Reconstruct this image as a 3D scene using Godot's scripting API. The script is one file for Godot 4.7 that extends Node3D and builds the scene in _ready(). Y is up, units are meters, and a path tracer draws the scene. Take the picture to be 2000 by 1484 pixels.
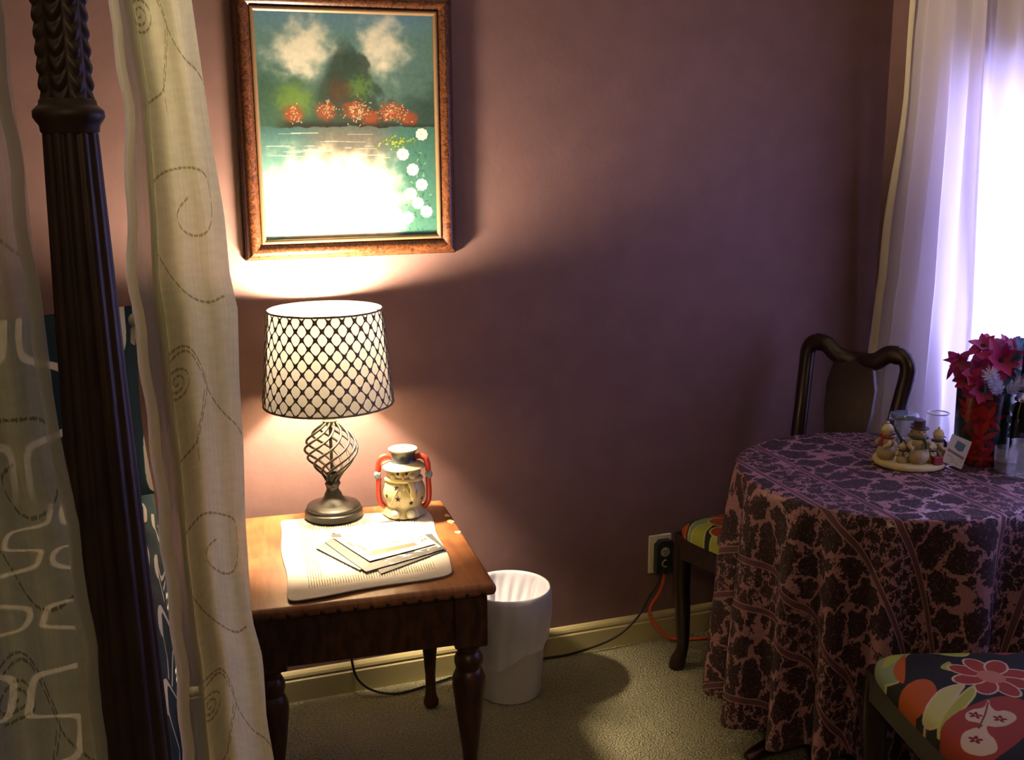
extends Node3D

# ------------------------------------------------------------------ mesh kit
class B:
	var v := PackedVector3Array()
	var n := PackedVector3Array()
	var t := PackedVector2Array()
	var i := PackedInt32Array()

	# rows x cols grid of points; the normal is (down the rows) x (along the columns)
	func grid(rows: Array, uv: Array = [], close := false, us := 1.0, vs := 1.0) -> void:
		var nr := rows.size()
		var nc: int = rows[0].size()
		var base := v.size()
		var nn := PackedVector3Array()
		nn.resize(nr * nc)
		for r in nr:
			for c in nc:
				v.append(rows[r][c])
				if uv.size():
					t.append(uv[r][c])
				else:
					t.append(Vector2(us * c / (nc - 1.0), vs * r / (nr - 1.0)))
		for r in nr - 1:
			for c in nc - 1:
				var a := r * nc + c
				_tri(a, a + 1, a + nc, base, nn)
				_tri(a + nc, a + 1, a + nc + 1, base, nn)
		if close:
			for r in nr:
				var s := nn[r * nc] + nn[r * nc + nc - 1]
				nn[r * nc] = s
				nn[r * nc + nc - 1] = s
		for k in nn.size():
			n.append(nn[k].normalized() if nn[k].length_squared() > 1e-20 else Vector3.UP)

	func _tri(a: int, b: int, c: int, base: int, nn: PackedVector3Array) -> void:
		var cr := (v[base + c] - v[base + a]).cross(v[base + b] - v[base + a])
		if cr.length_squared() < 1e-18:
			return
		i.append(base + a)
		i.append(base + b)
		i.append(base + c)
		nn[a] += cr
		nn[b] += cr
		nn[c] += cr

	func flat(pts: Array, uvs: Array = []) -> void:   # convex polygon, clockwise from its front
		var base := v.size()
		var nr: Vector3 = (pts[2] - pts[0]).cross(pts[1] - pts[0]).normalized()
		for k in pts.size():
			v.append(pts[k])
			n.append(nr)
			t.append(uvs[k] if uvs.size() else Vector2(pts[k].x, pts[k].z))
		for k in range(1, pts.size() - 1):
			i.append(base)
			i.append(base + k)
			i.append(base + k + 1)

	func box(size: Vector3, at := Vector3.ZERO, r := 0.004, k := 2, x := Transform3D()) -> void:
		var h := size / 2.0
		r = minf(r, minf(h.x, minf(h.y, h.z)) * 0.999)
		for axis in 3:
			for side in [-1.0, 1.0]:
				var ua := (axis + 1) % 3
				var va := (axis + 2) % 3
				var us := _steps(h[ua], r, k)
				var vs := _steps(h[va], r, k)
				var base := v.size()
				for q in vs.size():
					for p in us.size():
						var w := Vector3.ZERO
						w[axis] = side * h[axis]
						w[ua] = us[p]
						w[va] = vs[q]
						var inner := w.clamp(-h + Vector3.ONE * r, h - Vector3.ONE * r)
						var nr := (w - inner).normalized()
						v.append(x * (at + inner + nr * r))
						n.append((x.basis * nr).normalized())
						t.append(Vector2(us[p], vs[q]))
				for q in vs.size() - 1:
					for p in us.size() - 1:
						var a := base + q * us.size() + p
						var b := a + us.size()
						var f := [a, b, a + 1, a + 1, b, b + 1] if side > 0 else [a, a + 1, b, b, a + 1, b + 1]
						i.append_array(PackedInt32Array(f))

	func _steps(h: float, r: float, k: int) -> Array:
		var o := []
		for j in k + 1:
			o.append(-h + r * (1.0 - tan(PI / 4.0 * (1.0 - float(j) / k))))
		var m := []
		for e in o:
			m.push_front(-e)
		return o + m

	func lathe(prof: Array, seg := 32, x := Transform3D(), crease := 40.0, rf = null) -> void:
		var run := [prof[0]]
		for k in range(1, prof.size()):
			run.append(prof[k])
			var cut := k == prof.size() - 1
			if not cut:
				var a: Vector2 = (prof[k] - prof[k - 1])
				var b: Vector2 = (prof[k + 1] - prof[k])
				cut = absf(rad_to_deg(a.angle_to(b))) > crease
			if cut:
				var rows := []
				for p in run:
					var row := PackedVector3Array()
					for s in seg + 1:
						var an := TAU * s / seg
						var rr: float = p.x * (rf.call(an, p.y) if rf != null else 1.0)
						row.append(x * Vector3(rr * cos(an), p.y, rr * sin(an)))
					rows.append(row)
				grid(rows, [], true)
				run = [prof[k]]

	func tube(path: Array, rad: Variant, seg := 8, cap := true, sq := Vector2.ONE, hint := Vector3.ZERO, tip := 0.0) -> void:
		var rows := []
		var prev := Vector3.ZERO
		for k in path.size():
			var d: Vector3 = (path[mini(k + 1, path.size() - 1)] - path[maxi(k - 1, 0)]).normalized()
			var nn: Vector3
			if hint != Vector3.ZERO:
				nn = (hint - d * hint.dot(d)).normalized()
			elif k == 0:
				nn = d.cross(Vector3.UP if absf(d.y) < 0.9 else Vector3.RIGHT).normalized()
			else:
				nn = (prev - d * prev.dot(d)).normalized()
			prev = nn
			var bb := d.cross(nn)
			var r: float = rad if not rad is Array else rad[k]
			var row := PackedVector3Array()
			for s in seg + 1:
				var an := -TAU * s / seg
				row.append(path[k] + nn * (r * sq.x * cos(an)) + bb * (r * sq.y * sin(an)))
			rows.append(row)
		if cap:
			for e in [0, rows.size() - 1]:
				var c := PackedVector3Array()
				for s in seg + 1:
					c.append(path[0] if e == 0 else path[path.size() - 1])
				if e == 0:
					grid([c, rows[0]], [], true)
				else:
					grid([rows[e], c], [], true)
		grid(rows, [], true)

	func ball(c: Vector3, r: Vector3, seg := 14, ring := 9, x := Transform3D()) -> void:
		var rows := []
		for a in ring + 1:
			var la := -PI / 2 + PI * a / ring
			var row := PackedVector3Array()
			for s in seg + 1:
				var an := TAU * s / seg
				row.append(x * (c + Vector3(r.x * cos(la) * cos(an), r.y * sin(la), r.z * cos(la) * sin(an))))
			rows.append(row)
		grid(rows, [], true)

	# polygon in the local XY plane, thickness d along z, from z=0 to z=d
	func slab(poly: PackedVector2Array, d: float, x := Transform3D(), uvs := Vector2.ONE) -> void:
		var p := poly
		if Geometry2D.is_polygon_clockwise(p):
			p.reverse()
		var tr := Geometry2D.triangulate_polygon(p)
		for side in 2:
			var base := v.size()
			for q in p:
				v.append(x * Vector3(q.x, q.y, d * side))
				n.append((x.basis * Vector3(0, 0, 1.0 if side else -1.0)).normalized())
				t.append(q * uvs)
			for k in range(0, tr.size(), 3):
				var a := p[tr[k]]
				var b := p[tr[k + 1]]
				var c := p[tr[k + 2]]
				var ccw := (b - a).cross(c - a) > 0
				if ccw == (side == 0):
					i.append_array(PackedInt32Array([base + tr[k], base + tr[k + 1], base + tr[k + 2]]))
				else:
					i.append_array(PackedInt32Array([base + tr[k], base + tr[k + 2], base + tr[k + 1]]))
		for k in p.size():
			var a := p[k]
			var b := p[(k + 1) % p.size()]
			flat([x * Vector3(a.x, a.y, 0), x * Vector3(a.x, a.y, d), x * Vector3(b.x, b.y, d), x * Vector3(b.x, b.y, 0)])

	func commit(m: Material) -> ArrayMesh:
		var a := []
		a.resize(Mesh.ARRAY_MAX)
		a[Mesh.ARRAY_VERTEX] = v
		a[Mesh.ARRAY_NORMAL] = n
		a[Mesh.ARRAY_TEX_UV] = t
		a[Mesh.ARRAY_INDEX] = i
		var me := ArrayMesh.new()
		me.add_surface_from_arrays(Mesh.PRIMITIVE_TRIANGLES, a)
		if m is BaseMaterial3D and m.normal_enabled and not m.uv1_triplanar:
			var st := SurfaceTool.new()
			st.create_from(me, 0)
			st.generate_tangents()
			me = st.commit()
		me.surface_set_material(0, m)
		return me

# ------------------------------------------------------------------ scene kit
var used := {}

func numbered(called: String) -> String:
	used[called] = used.get(called, -1) + 1
	return called if used[called] == 0 else "%s_%03d" % [called, used[called]]

func tag(o: Node3D, label: String, cat := "", group := "") -> Node3D:
	o.set_meta("label", label)
	if cat: o.set_meta("category", cat)
	if group: o.set_meta("group", group)
	return o

func thing(called: String, label: String, cat: String, at := Vector3.ZERO, turn := 0.0, group := "") -> Node3D:
	var o := Node3D.new()
	o.name = numbered(called)
	add_child(o)
	o.position = at
	o.rotation.y = turn
	tag(o, label, cat, group)
	return o

func obj(called: String, b: B, m: Material, parent: Node3D = self, label := "") -> MeshInstance3D:
	var o := MeshInstance3D.new()
	o.name = numbered(called) if parent == self else called
	o.mesh = b.commit(m)
	parent.add_child(o, true)
	if label: o.set_meta("label", label)
	return o

func struct(called: String, b: B, m: Material, label: String, cat: String) -> MeshInstance3D:
	var o := obj(called, b, m)
	o.set_meta("kind", "structure")
	tag(o, label, cat)
	return o

func mat(c: Color, rough := 0.7, metal := 0.0, spec := 0.5) -> StandardMaterial3D:
	var m := StandardMaterial3D.new()
	m.albedo_color = c
	m.roughness = rough
	m.metallic = metal
	m.metallic_specular = spec
	return m

func noise_tex(freq: float, ramp: Array, size := 256, kind := FastNoiseLite.TYPE_SIMPLEX_SMOOTH, oct := 4, sd := 1, normal := false, bump := 4.0) -> NoiseTexture2D:
	var f := FastNoiseLite.new()
	f.seed = sd
	f.noise_type = kind
	f.frequency = freq
	f.fractal_octaves = oct
	var tx := NoiseTexture2D.new()
	tx.width = size
	tx.height = size
	tx.seamless = true
	if normal:
		tx.as_normal_map = true
		tx.bump_strength = bump
	elif ramp.size():
		var g := Gradient.new()
		g.offsets = PackedFloat32Array(ramp.map(func(r): return r[0]))
		g.colors = PackedColorArray(ramp.map(func(r): return r[1]))
		tx.color_ramp = g
	tx.noise = f
	return tx

func tri_map(m: StandardMaterial3D, scale: Vector3, world := false) -> StandardMaterial3D:
	m.uv1_triplanar = true
	m.uv1_world_triplanar = world
	m.uv1_scale = scale
	return m

func itex(im: Image) -> ImageTexture:
	return ImageTexture.create_from_image(im)

# --- small raster kit for printed and woven patterns
func blot(im: Image, c: Vector2, r: Vector2, rot: float, col: Color, wrap := false, pointed := 0.0) -> void:
	var w := im.get_width()
	var h := im.get_height()
	var e := maxf(r.x, r.y) + 1
	var cs := cos(rot)
	var sn := sin(rot)
	for y in range(int(c.y - e), int(c.y + e) + 1):
		for x in range(int(c.x - e), int(c.x + e) + 1):
			var d := Vector2(x, y) - c
			var q := Vector2((d.x * cs + d.y * sn) / r.x, (-d.x * sn + d.y * cs) / r.y)
			if pointed > 0.0:
				q.y /= maxf(1.0 - pointed * q.x * q.x, 0.02)
			if q.length_squared() < 1.0:
				var px := posmod(x, w) if wrap else x
				var py := posmod(y, h) if wrap else y
				if px >= 0 and py >= 0 and px < w and py < h:
					im.set_pixel(px, py, im.get_pixel(px, py).lerp(col, col.a) if col.a < 1.0 else col)

func fill_poly(im: Image, poly: Array, col: Color) -> void:
	var p := PackedVector2Array(poly)
	var lo := p[0]
	var hi := p[0]
	for q in p:
		lo = lo.min(q)
		hi = hi.max(q)
	for y in range(maxi(0, int(lo.y)), mini(im.get_height(), int(hi.y) + 2)):
		for x in range(maxi(0, int(lo.x)), mini(im.get_width(), int(hi.x) + 2)):
			if Geometry2D.is_point_in_polygon(Vector2(x, y), p):
				im.set_pixel(x, y, col)

func smooth(pts: Array, closed := false, k := 8) -> Array:   # Catmull-Rom through 2-D or 3-D points
	var o := []
	var m := pts.size()
	for a in (m if closed else m - 1):
		var p0 = pts[posmod(a - 1, m)] if closed else pts[maxi(a - 1, 0)]
		var p1 = pts[a]
		var p2 = pts[(a + 1) % m]
		var p3 = pts[(a + 2) % m] if closed else pts[mini(a + 2, m - 1)]
		for s in k:
			o.append(p1.cubic_interpolate(p2, p0, p3, float(s) / k))
	if not closed:
		o.append(pts[m - 1])
	return o

func stroke(im: Image, pts: Array, r: float, col: Color, dash := 0) -> void:
	var run := 0.0
	for k in pts.size() - 1:
		var a: Vector2 = pts[k]
		var b: Vector2 = pts[k + 1]
		var l := a.distance_to(b)
		var st := maxi(1, int(l / maxf(0.6, r * 0.5)))
		for s in st:
			run += l / st
			if dash and int(run / dash) % 4 == 3:
				continue
			blot(im, a.lerp(b, float(s) / st), Vector2(r, r), 0, col)

func at_y(list: Array, y: float) -> float:   # [x, y] pairs, y falling
	if y >= list[0][1]:
		return list[0][0]
	for k in list.size() - 1:
		if y >= list[k + 1][1]:
			return lerpf(list[k + 1][0], list[k][0], (y - list[k + 1][1]) / (list[k][1] - list[k + 1][1]))
	return list[list.size() - 1][0]

const M := {}
var rng := RandomNumberGenerator.new()
var m := {}

func _ready() -> void:
	rng.seed = 7
	setup_view()
	make_materials()
	room()
	window_and_sheers()
	bed()
	nightstand()
	painting()
	lamp()
	snowman_lantern()
	placemat_and_papers()
	wastebasket()
	outlet_and_cords()
	round_table()
	chairs()
	table_things()

# ------------------------------------------------------------------ camera, light, exposure
func setup_view() -> void:
	var cam := Camera3D.new()
	cam.name = "camera"
	cam.transform = Transform3D(Basis(Vector3(0.943, -0.008, 0.332), Vector3(0.078, 0.977, -0.197), Vector3(-0.323, 0.211, 0.922)).orthonormalized(), Vector3(0, 1.46, 2.711))
	cam.fov = rad_to_deg(2.0 * atan(742.0 / 2092.0))
	cam.near = 0.05
	add_child(cam)
	var env := Environment.new()
	var sm := ProceduralSkyMaterial.new()
	sm.sky_top_color = Color(0.56, 0.62, 0.95)
	sm.sky_horizon_color = Color(0.78, 0.80, 0.97)
	sm.ground_bottom_color = Color(0.40, 0.42, 0.45)
	sm.ground_horizon_color = Color(0.62, 0.64, 0.70)
	sm.energy_multiplier = 1.4
	var sky := Sky.new()
	sky.sky_material = sm
	env.background_mode = Environment.BG_SKY
	env.sky = sky
	env.tonemap_mode = Environment.TONE_MAPPER_LINEAR
	env.tonemap_exposure = 1.0
	env.sdfgi_enabled = true
	env.ssao_enabled = true
	env.ssil_enabled = true
	var we := WorldEnvironment.new()
	we.name = "world"
	we.environment = env
	add_child(we)
	# overcast daylight just outside the window opening
	var day := AreaLight3D.new()
	day.name = "window_daylight"
	day.area_size = Vector2(1.2, 1.0)
	day.light_color = Color(0.72, 0.70, 1.0)
	day.light_energy = 3.6
	day.area_range = 8.0
	day.shadow_enabled = true
	day.position = Vector3(2.36, 1.15, 0.86)
	day.rotation.y = PI / 2
	add_child(day)
	# added fill light behind the camera, brightening the room from an unseen spot
	var back := OmniLight3D.new()
	back.name = "added_fill_light"
	back.position = Vector3(-0.4, 2.31, 3.6)
	back.light_color = Color(1.0, 0.86, 0.66)
	back.light_energy = 0.7
	back.light_size = 0.1
	back.omni_range = 9.0
	back.omni_attenuation = 2.0
	back.shadow_enabled = true
	add_child(back)

# ------------------------------------------------------------------ materials
func make_materials() -> void:
	m.wall = tri_map(mat(Color(0.47, 0.365, 0.35), 0.62, 0, 0.35), Vector3.ONE * 1.6, true)
	m.wall.albedo_texture = noise_tex(0.02, [[0.0, Color(0.93, 0.93, 0.93)], [1.0, Color(1, 1, 1)]], 256)
	m.wall.normal_enabled = true
	m.wall.normal_texture = noise_tex(0.09, [], 256, FastNoiseLite.TYPE_SIMPLEX, 3, 4, true, 2.0)
	m.wall.normal_scale = 0.05
	m.ceiling = mat(Color(0.80, 0.78, 0.72), 0.9)
	m.carpet = tri_map(mat(Color(0.66, 0.645, 0.53), 0.95, 0, 0.2), Vector3.ONE * 2.2, true)
	m.carpet.albedo_texture = noise_tex(0.09, [[0.0, Color(0.74, 0.74, 0.72)], [0.5, Color(0.90, 0.90, 0.88)], [1.0, Color(1, 1, 1)]], 512, FastNoiseLite.TYPE_SIMPLEX, 5, 9)
	m.carpet.normal_enabled = true
	m.carpet.normal_texture = noise_tex(0.16, [], 512, FastNoiseLite.TYPE_CELLULAR, 2, 5, true, 9.0)
	m.trim = mat(Color(0.70, 0.66, 0.47), 0.45)
	m.white_trim = mat(Color(0.85, 0.84, 0.80), 0.4)
	# dark woods
	m.dark_wood = tri_map(mat(Color(0.19, 0.13, 0.09), 0.48), Vector3(9, 2, 9))
	m.dark_wood.albedo_texture = noise_tex(0.02, [[0.0, Color(0.55, 0.45, 0.42)], [0.5, Color(0.9, 0.85, 0.8)], [1.0, Color(1, 1, 1)]], 256, FastNoiseLite.TYPE_SIMPLEX, 4, 2)
	m.chair_wood = tri_map(mat(Color(0.15, 0.085, 0.07), 0.3), Vector3(8, 2, 8))
	m.chair_wood.albedo_texture = m.dark_wood.albedo_texture
	m.stand_wood = tri_map(mat(Color(0.30, 0.18, 0.105), 0.38), Vector3(6, 2, 6))
	m.stand_wood.albedo_texture = noise_tex(0.025, [[0.0, Color(0.5, 0.42, 0.38)], [0.55, Color(0.9, 0.86, 0.8)], [1.0, Color(1, 0.98, 0.92)]], 256, FastNoiseLite.TYPE_SIMPLEX, 4, 12)
	var wg := Image.create(512, 512, false, Image.FORMAT_RGB8)
	var f := FastNoiseLite.new()
	f.seed = 3
	f.frequency = 0.01
	f.fractal_octaves = 4
	var f2 := FastNoiseLite.new()
	f2.seed = 8
	f2.frequency = 0.006
	for y in 512:
		for x in 512:
			var g := f.get_noise_2d(x * 0.6, y * 6.0) * 0.5 + f2.get_noise_2d(x, y) * 0.8
			var k := clampf(0.55 + g, 0, 1)
			wg.set_pixel(x, y, Color(0.41, 0.245, 0.135).lerp(Color(0.60, 0.40, 0.23), k))
	m.top_wood = mat(Color(1, 1, 1), 0.36)
	m.top_wood.albedo_texture = itex(wg)
	m.top_wood.uv1_scale = Vector3(1.6, 1.6, 1)
	m.burl = tri_map(mat(Color(0.80, 0.72, 0.64), 0.3), Vector3(3.2, 3.2, 3.2))
	m.burl.albedo_texture = noise_tex(0.03, [[0.0, Color(0.14, 0.10, 0.07)], [0.42, Color(0.36, 0.22, 0.15)], [0.55, Color(0.62, 0.42, 0.29)], [0.7, Color(0.24, 0.17, 0.12)], [1.0, Color(0.55, 0.44, 0.32)]], 512, FastNoiseLite.TYPE_SIMPLEX, 6, 21)
	m.gilt = mat(Color(0.55, 0.45, 0.33), 0.35, 0.3)
	m.black_metal = mat(Color(0.115, 0.115, 0.10), 0.36, 0.3)
	m.lattice = mat(Color(0.44, 0.40, 0.35), 0.6)
	m.shade = mat(Color(0.90, 0.87, 0.78), 0.9, 0, 0.2)
	m.shade.backlight_enabled = true
	m.shade.backlight = Color(0.18, 0.176, 0.165)
	m.shade.cull_mode = BaseMaterial3D.CULL_DISABLED
	m.bulb = mat(Color(1, 0.95, 0.85), 0.4)
	m.bulb.emission_enabled = true
	m.bulb.emission = Color(1.0, 0.85, 0.62)
	m.bulb.emission_energy_multiplier = 3.0
	m.glass = mat(Color(0.88, 0.93, 0.97, 0.10), 0.04)
	m.glass.transparency = BaseMaterial3D.TRANSPARENCY_ALPHA
	m.glass.cull_mode = BaseMaterial3D.CULL_DISABLED
	m.pane = mat(Color(1, 1, 1, 0.04), 0.02)
	m.pane.transparency = BaseMaterial3D.TRANSPARENCY_ALPHA

func plane_wall(size: Vector3, at: Vector3) -> B:
	var b := B.new()
	b.box(size, at, 0.001, 1)
	return b

# ------------------------------------------------------------------ room
func room() -> void:
	struct("wall_back", plane_wall(Vector3(5.2, 2.6, 0.1), Vector3(-0.35, 1.25, -0.05)), m.wall, "mauve painted wall behind the lamp and the painting", "wall")
	struct("wall_left", plane_wall(Vector3(0.1, 2.6, 4.7), Vector3(-2.65, 1.25, 2.25)), m.wall, "mauve painted wall on the far side of the bed", "wall")
	struct("wall_front", plane_wall(Vector3(5.2, 2.6, 0.1), Vector3(-0.35, 1.25, 4.65)), m.wall, "mauve painted wall behind the photographer", "wall")
	struct("floor", plane_wall(Vector3(5.4, 0.1, 5.0), Vector3(-0.25, -0.05, 2.25)), m.carpet, "pale greenish beige cut pile carpet", "carpet")
	struct("ceiling", plane_wall(Vector3(5.4, 0.1, 5.0), Vector3(-0.25, 2.55, 2.25)), m.ceiling, "plain off white ceiling", "ceiling")
	var cl := thing("added_ceiling_lamp", "added round frosted ceiling lamp, unseen, made up to house the fill light", "lamp", Vector3(-0.4, 2.5, 3.6))  # unseen fixture, made up as a source for the added fill light
	var cb := B.new()
	cb.lathe([Vector2(0.0, 0.0), Vector2(0.15, 0.0), Vector2(0.15, -0.02), Vector2(0.13, -0.025)], 36)
	obj("canopy_plate", cb, m.white_trim, cl)
	var cd := B.new()
	cd.lathe([Vector2(0.14, -0.022), Vector2(0.135, -0.06), Vector2(0.10, -0.10), Vector2(0.05, -0.122), Vector2(0.0, -0.128)], 36)
	var cm := mat(Color(0.9, 0.88, 0.82), 0.4)
	cm.emission_enabled = true
	cm.emission = Color(1.0, 0.86, 0.66)
	cm.emission_energy_multiplier = 1.0
	obj("glass_bowl", cd, cm, cl)
	# right wall with a window opening: z 0.25..1.45, y 0.62..1.66
	var w := B.new()
	w.box(Vector3(0.14, 2.6, 0.30), Vector3(2.20, 1.25, 0.10), 0.001, 1)
	w.box(Vector3(0.14, 2.6, 3.2), Vector3(2.20, 1.25, 3.05), 0.001, 1)
	w.box(Vector3(0.14, 0.67, 1.20), Vector3(2.20, 0.285, 0.85), 0.001, 1)
	w.box(Vector3(0.14, 0.89, 1.20), Vector3(2.20, 2.105, 0.85), 0.001, 1)
	struct("wall_right", w, m.wall, "mauve side wall that holds the bright window", "wall")
	# moulded baseboards
	var prof := [Vector2(0.0, 0.0), Vector2(0.016, 0.0), Vector2(0.016, 0.06), Vector2(0.012, 0.0635), Vector2(0.012, 0.068), Vector2(0.0135, 0.070), Vector2(0.0115, 0.077), Vector2(0.006, 0.083), Vector2(0.0, 0.085)]
	var bb := B.new()
	var br := B.new()
	for k in prof.size() - 1:
		var a: Vector2 = prof[k]
		var c: Vector2 = prof[k + 1]
		bb.flat([Vector3(-2.6, a.y, a.x), Vector3(-2.6, c.y, c.x), Vector3(2.13, c.y, c.x), Vector3(2.13, a.y, a.x)])
		br.flat([Vector3(2.13 - a.x, a.y, 0.0), Vector3(2.13 - c.x, c.y, 0.0), Vector3(2.13 - c.x, c.y, 4.6), Vector3(2.13 - a.x, a.y, 4.6)])
	struct("baseboard_back", bb, m.trim, "cream moulded baseboard along the foot of the mauve back wall", "baseboard")
	struct("baseboard_right", br, m.trim, "cream moulded baseboard under the window", "baseboard")

# ------------------------------------------------------------------ window and its sheers
func sheer(edge_l: Array, edge_r: Array, y1: float, y0: float, folds: float, ph: float, x0: float, amp: float) -> B:
	var b := B.new()
	var rows := []
	var uvs := []
	var ny := 60
	var ns := int(folds * 16)
	for r in ny + 1:
		var y := lerpf(y1, y0, float(r) / ny)
		var zl := at_y(edge_l, y)
		var zr := at_y(edge_r, y)
		var row := PackedVector3Array()
		var ur := []
		for c in ns + 1:
			var s := float(c) / ns
			var a := s * folds * TAU + ph + 0.5 * sin(y * 1.7 + s * 5.0)
			var open := 0.75 + 0.5 * (y1 - y) / (y1 - y0)
			var xx := x0 - amp * open * sin(a) - amp * 0.35 * sin(a * 0.53 + y * 2.1)
			var zz := lerpf(zl, zr, s) + amp * 0.55 * cos(a + 0.4) * sin(s * PI)
			row.append(Vector3(xx, y, zz))
			ur.append(Vector2(s * folds * 0.1, y))
		rows.append(row)
		uvs.append(ur)
	b.grid(rows, uvs)
	return b

func window_and_sheers() -> void:
	var o := Node3D.new()
	o.name = "window_1"
	add_child(o)
	o.set_meta("kind", "structure")
	tag(o, "bright daylit window behind the white sheer curtains", "window")
	var fr := B.new()
	for q in [[Vector3(0.05, 1.04, 0.045), Vector3(2.215, 1.14, 0.2725)], [Vector3(0.05, 1.04, 0.045), Vector3(2.215, 1.14, 1.4275)], [Vector3(0.05, 0.045, 1.11), Vector3(2.215, 1.6375, 0.85)], [Vector3(0.05, 0.045, 1.11), Vector3(2.215, 0.6425, 0.85)]]:
		fr.box(q[0], q[1], 0.004, 1)
	obj("window_frame", fr, m.white_trim, o)
	var p := B.new()
	p.box(Vector3(0.005, 0.95, 1.11), Vector3(2.215, 1.14, 0.85), 0.001, 1)
	obj("pane", p, m.pane, o)
	var sill := B.new()
	sill.box(Vector3(0.05, 0.02, 1.26), Vector3(2.145, 0.612, 0.85), 0.005, 2)
	obj("window_sill", sill, m.white_trim, o)

	m.sheer = mat(Color(0.88, 0.86, 0.90, 0.96), 0.85, 0, 0.2)
	m.sheer.transparency = BaseMaterial3D.TRANSPARENCY_ALPHA
	m.sheer.backlight_enabled = true
	m.sheer.backlight = Color(0.95, 0.93, 0.95)
	m.sheer.cull_mode = BaseMaterial3D.CULL_DISABLED
	m.sheer_fold = m.sheer.duplicate()
	m.sheer_fold.albedo_color = Color(0.84, 0.82, 0.86, 1.0)
	m.sheer_fold.backlight = Color(0.5, 0.49, 0.5)
	m.sheer_hem = m.sheer.duplicate()
	m.sheer_hem.albedo_color = Color(0.80, 0.77, 0.68, 1.0)
	m.sheer_hem.backlight = Color(0.25, 0.25, 0.25)
	var rod := thing("curtain_rod", "slim white curtain rod above the window sheers", "curtain rod")
	var rb := B.new()
	rb.tube([Vector3(2.075, 2.08, 0.12), Vector3(2.075, 2.08, 1.7)], 0.008, 10)
	obj("rod", rb, m.white_trim, rod)
	for z in [0.125, 1.69]:
		var k := B.new()
		k.box(Vector3(0.06, 0.02, 0.015), Vector3(2.105, 2.08, z), 0.003, 1)
		obj("bracket", k, m.white_trim, rod)
	var el := [[0.19, 2.09], [0.183, 1.846], [0.174, 1.713], [0.169, 1.576], [0.156, 1.436], [0.136, 1.263], [0.122, 1.085], [0.108, 1.022], [0.092, 0.850], [0.079, 0.737], [0.072, 0.607], [0.05, 0.10]]
	var er := [[0.452, 2.09], [0.458, 1.81], [0.476, 1.307], [0.488, 1.04], [0.49, 0.10]]
	var el2 := [[0.375, 2.09], [0.38, 1.81], [0.415, 1.307], [0.448, 1.04], [0.47, 0.10]]
	var er2 := [[1.58, 2.09], [1.60, 0.10]]
	var pa := thing("sheer_curtain", "white sheer window curtain panel hanging nearest the room corner, behind the dark chair", "curtain")
	obj("panel", sheer(el, er, 2.09, 0.08, 5.0, 0.6, 2.062, 0.014), m.sheer, pa)
	# the gathered inner edge folded behind the panel: two thicknesses of cloth
	var eg := [[0.305, 2.09], [0.312, 1.83], [0.331, 1.569], [0.355, 1.234], [0.358, 0.996], [0.373, 0.885], [0.387, 0.758], [0.40, 0.10]]
	obj("gathered_fold", sheer(el, eg, 2.09, 0.08, 4.0, 2.4, 2.088, 0.007), m.sheer_fold, pa)
	var hem := B.new()
	var rows := []
	for r in 41:
		var y := lerpf(2.09, 0.08, r / 40.0)
		var z := at_y(el, y)
		var w := 0.014 + 0.022 * clampf((1.75 - y) / 1.1, 0, 1)
		var bow := 0.006 * sin(y * 9.0)
		rows.append(PackedVector3Array([Vector3(2.046 + bow, y, z - 0.002), Vector3(2.040 + bow, y, z + w * 0.5), Vector3(2.050 + bow * 0.5, y, z + w)]))
	hem.grid(rows)
	obj("hem", hem, m.sheer_hem, pa)
	var pb := thing("sheer_curtain", "white sheer window curtain panel glowing in front of the window, right of the overlap line", "curtain")
	obj("panel", sheer(el2, er2, 2.09, 0.08, 15.0, 2.2, 2.088, 0.013), m.sheer, pb)

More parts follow.
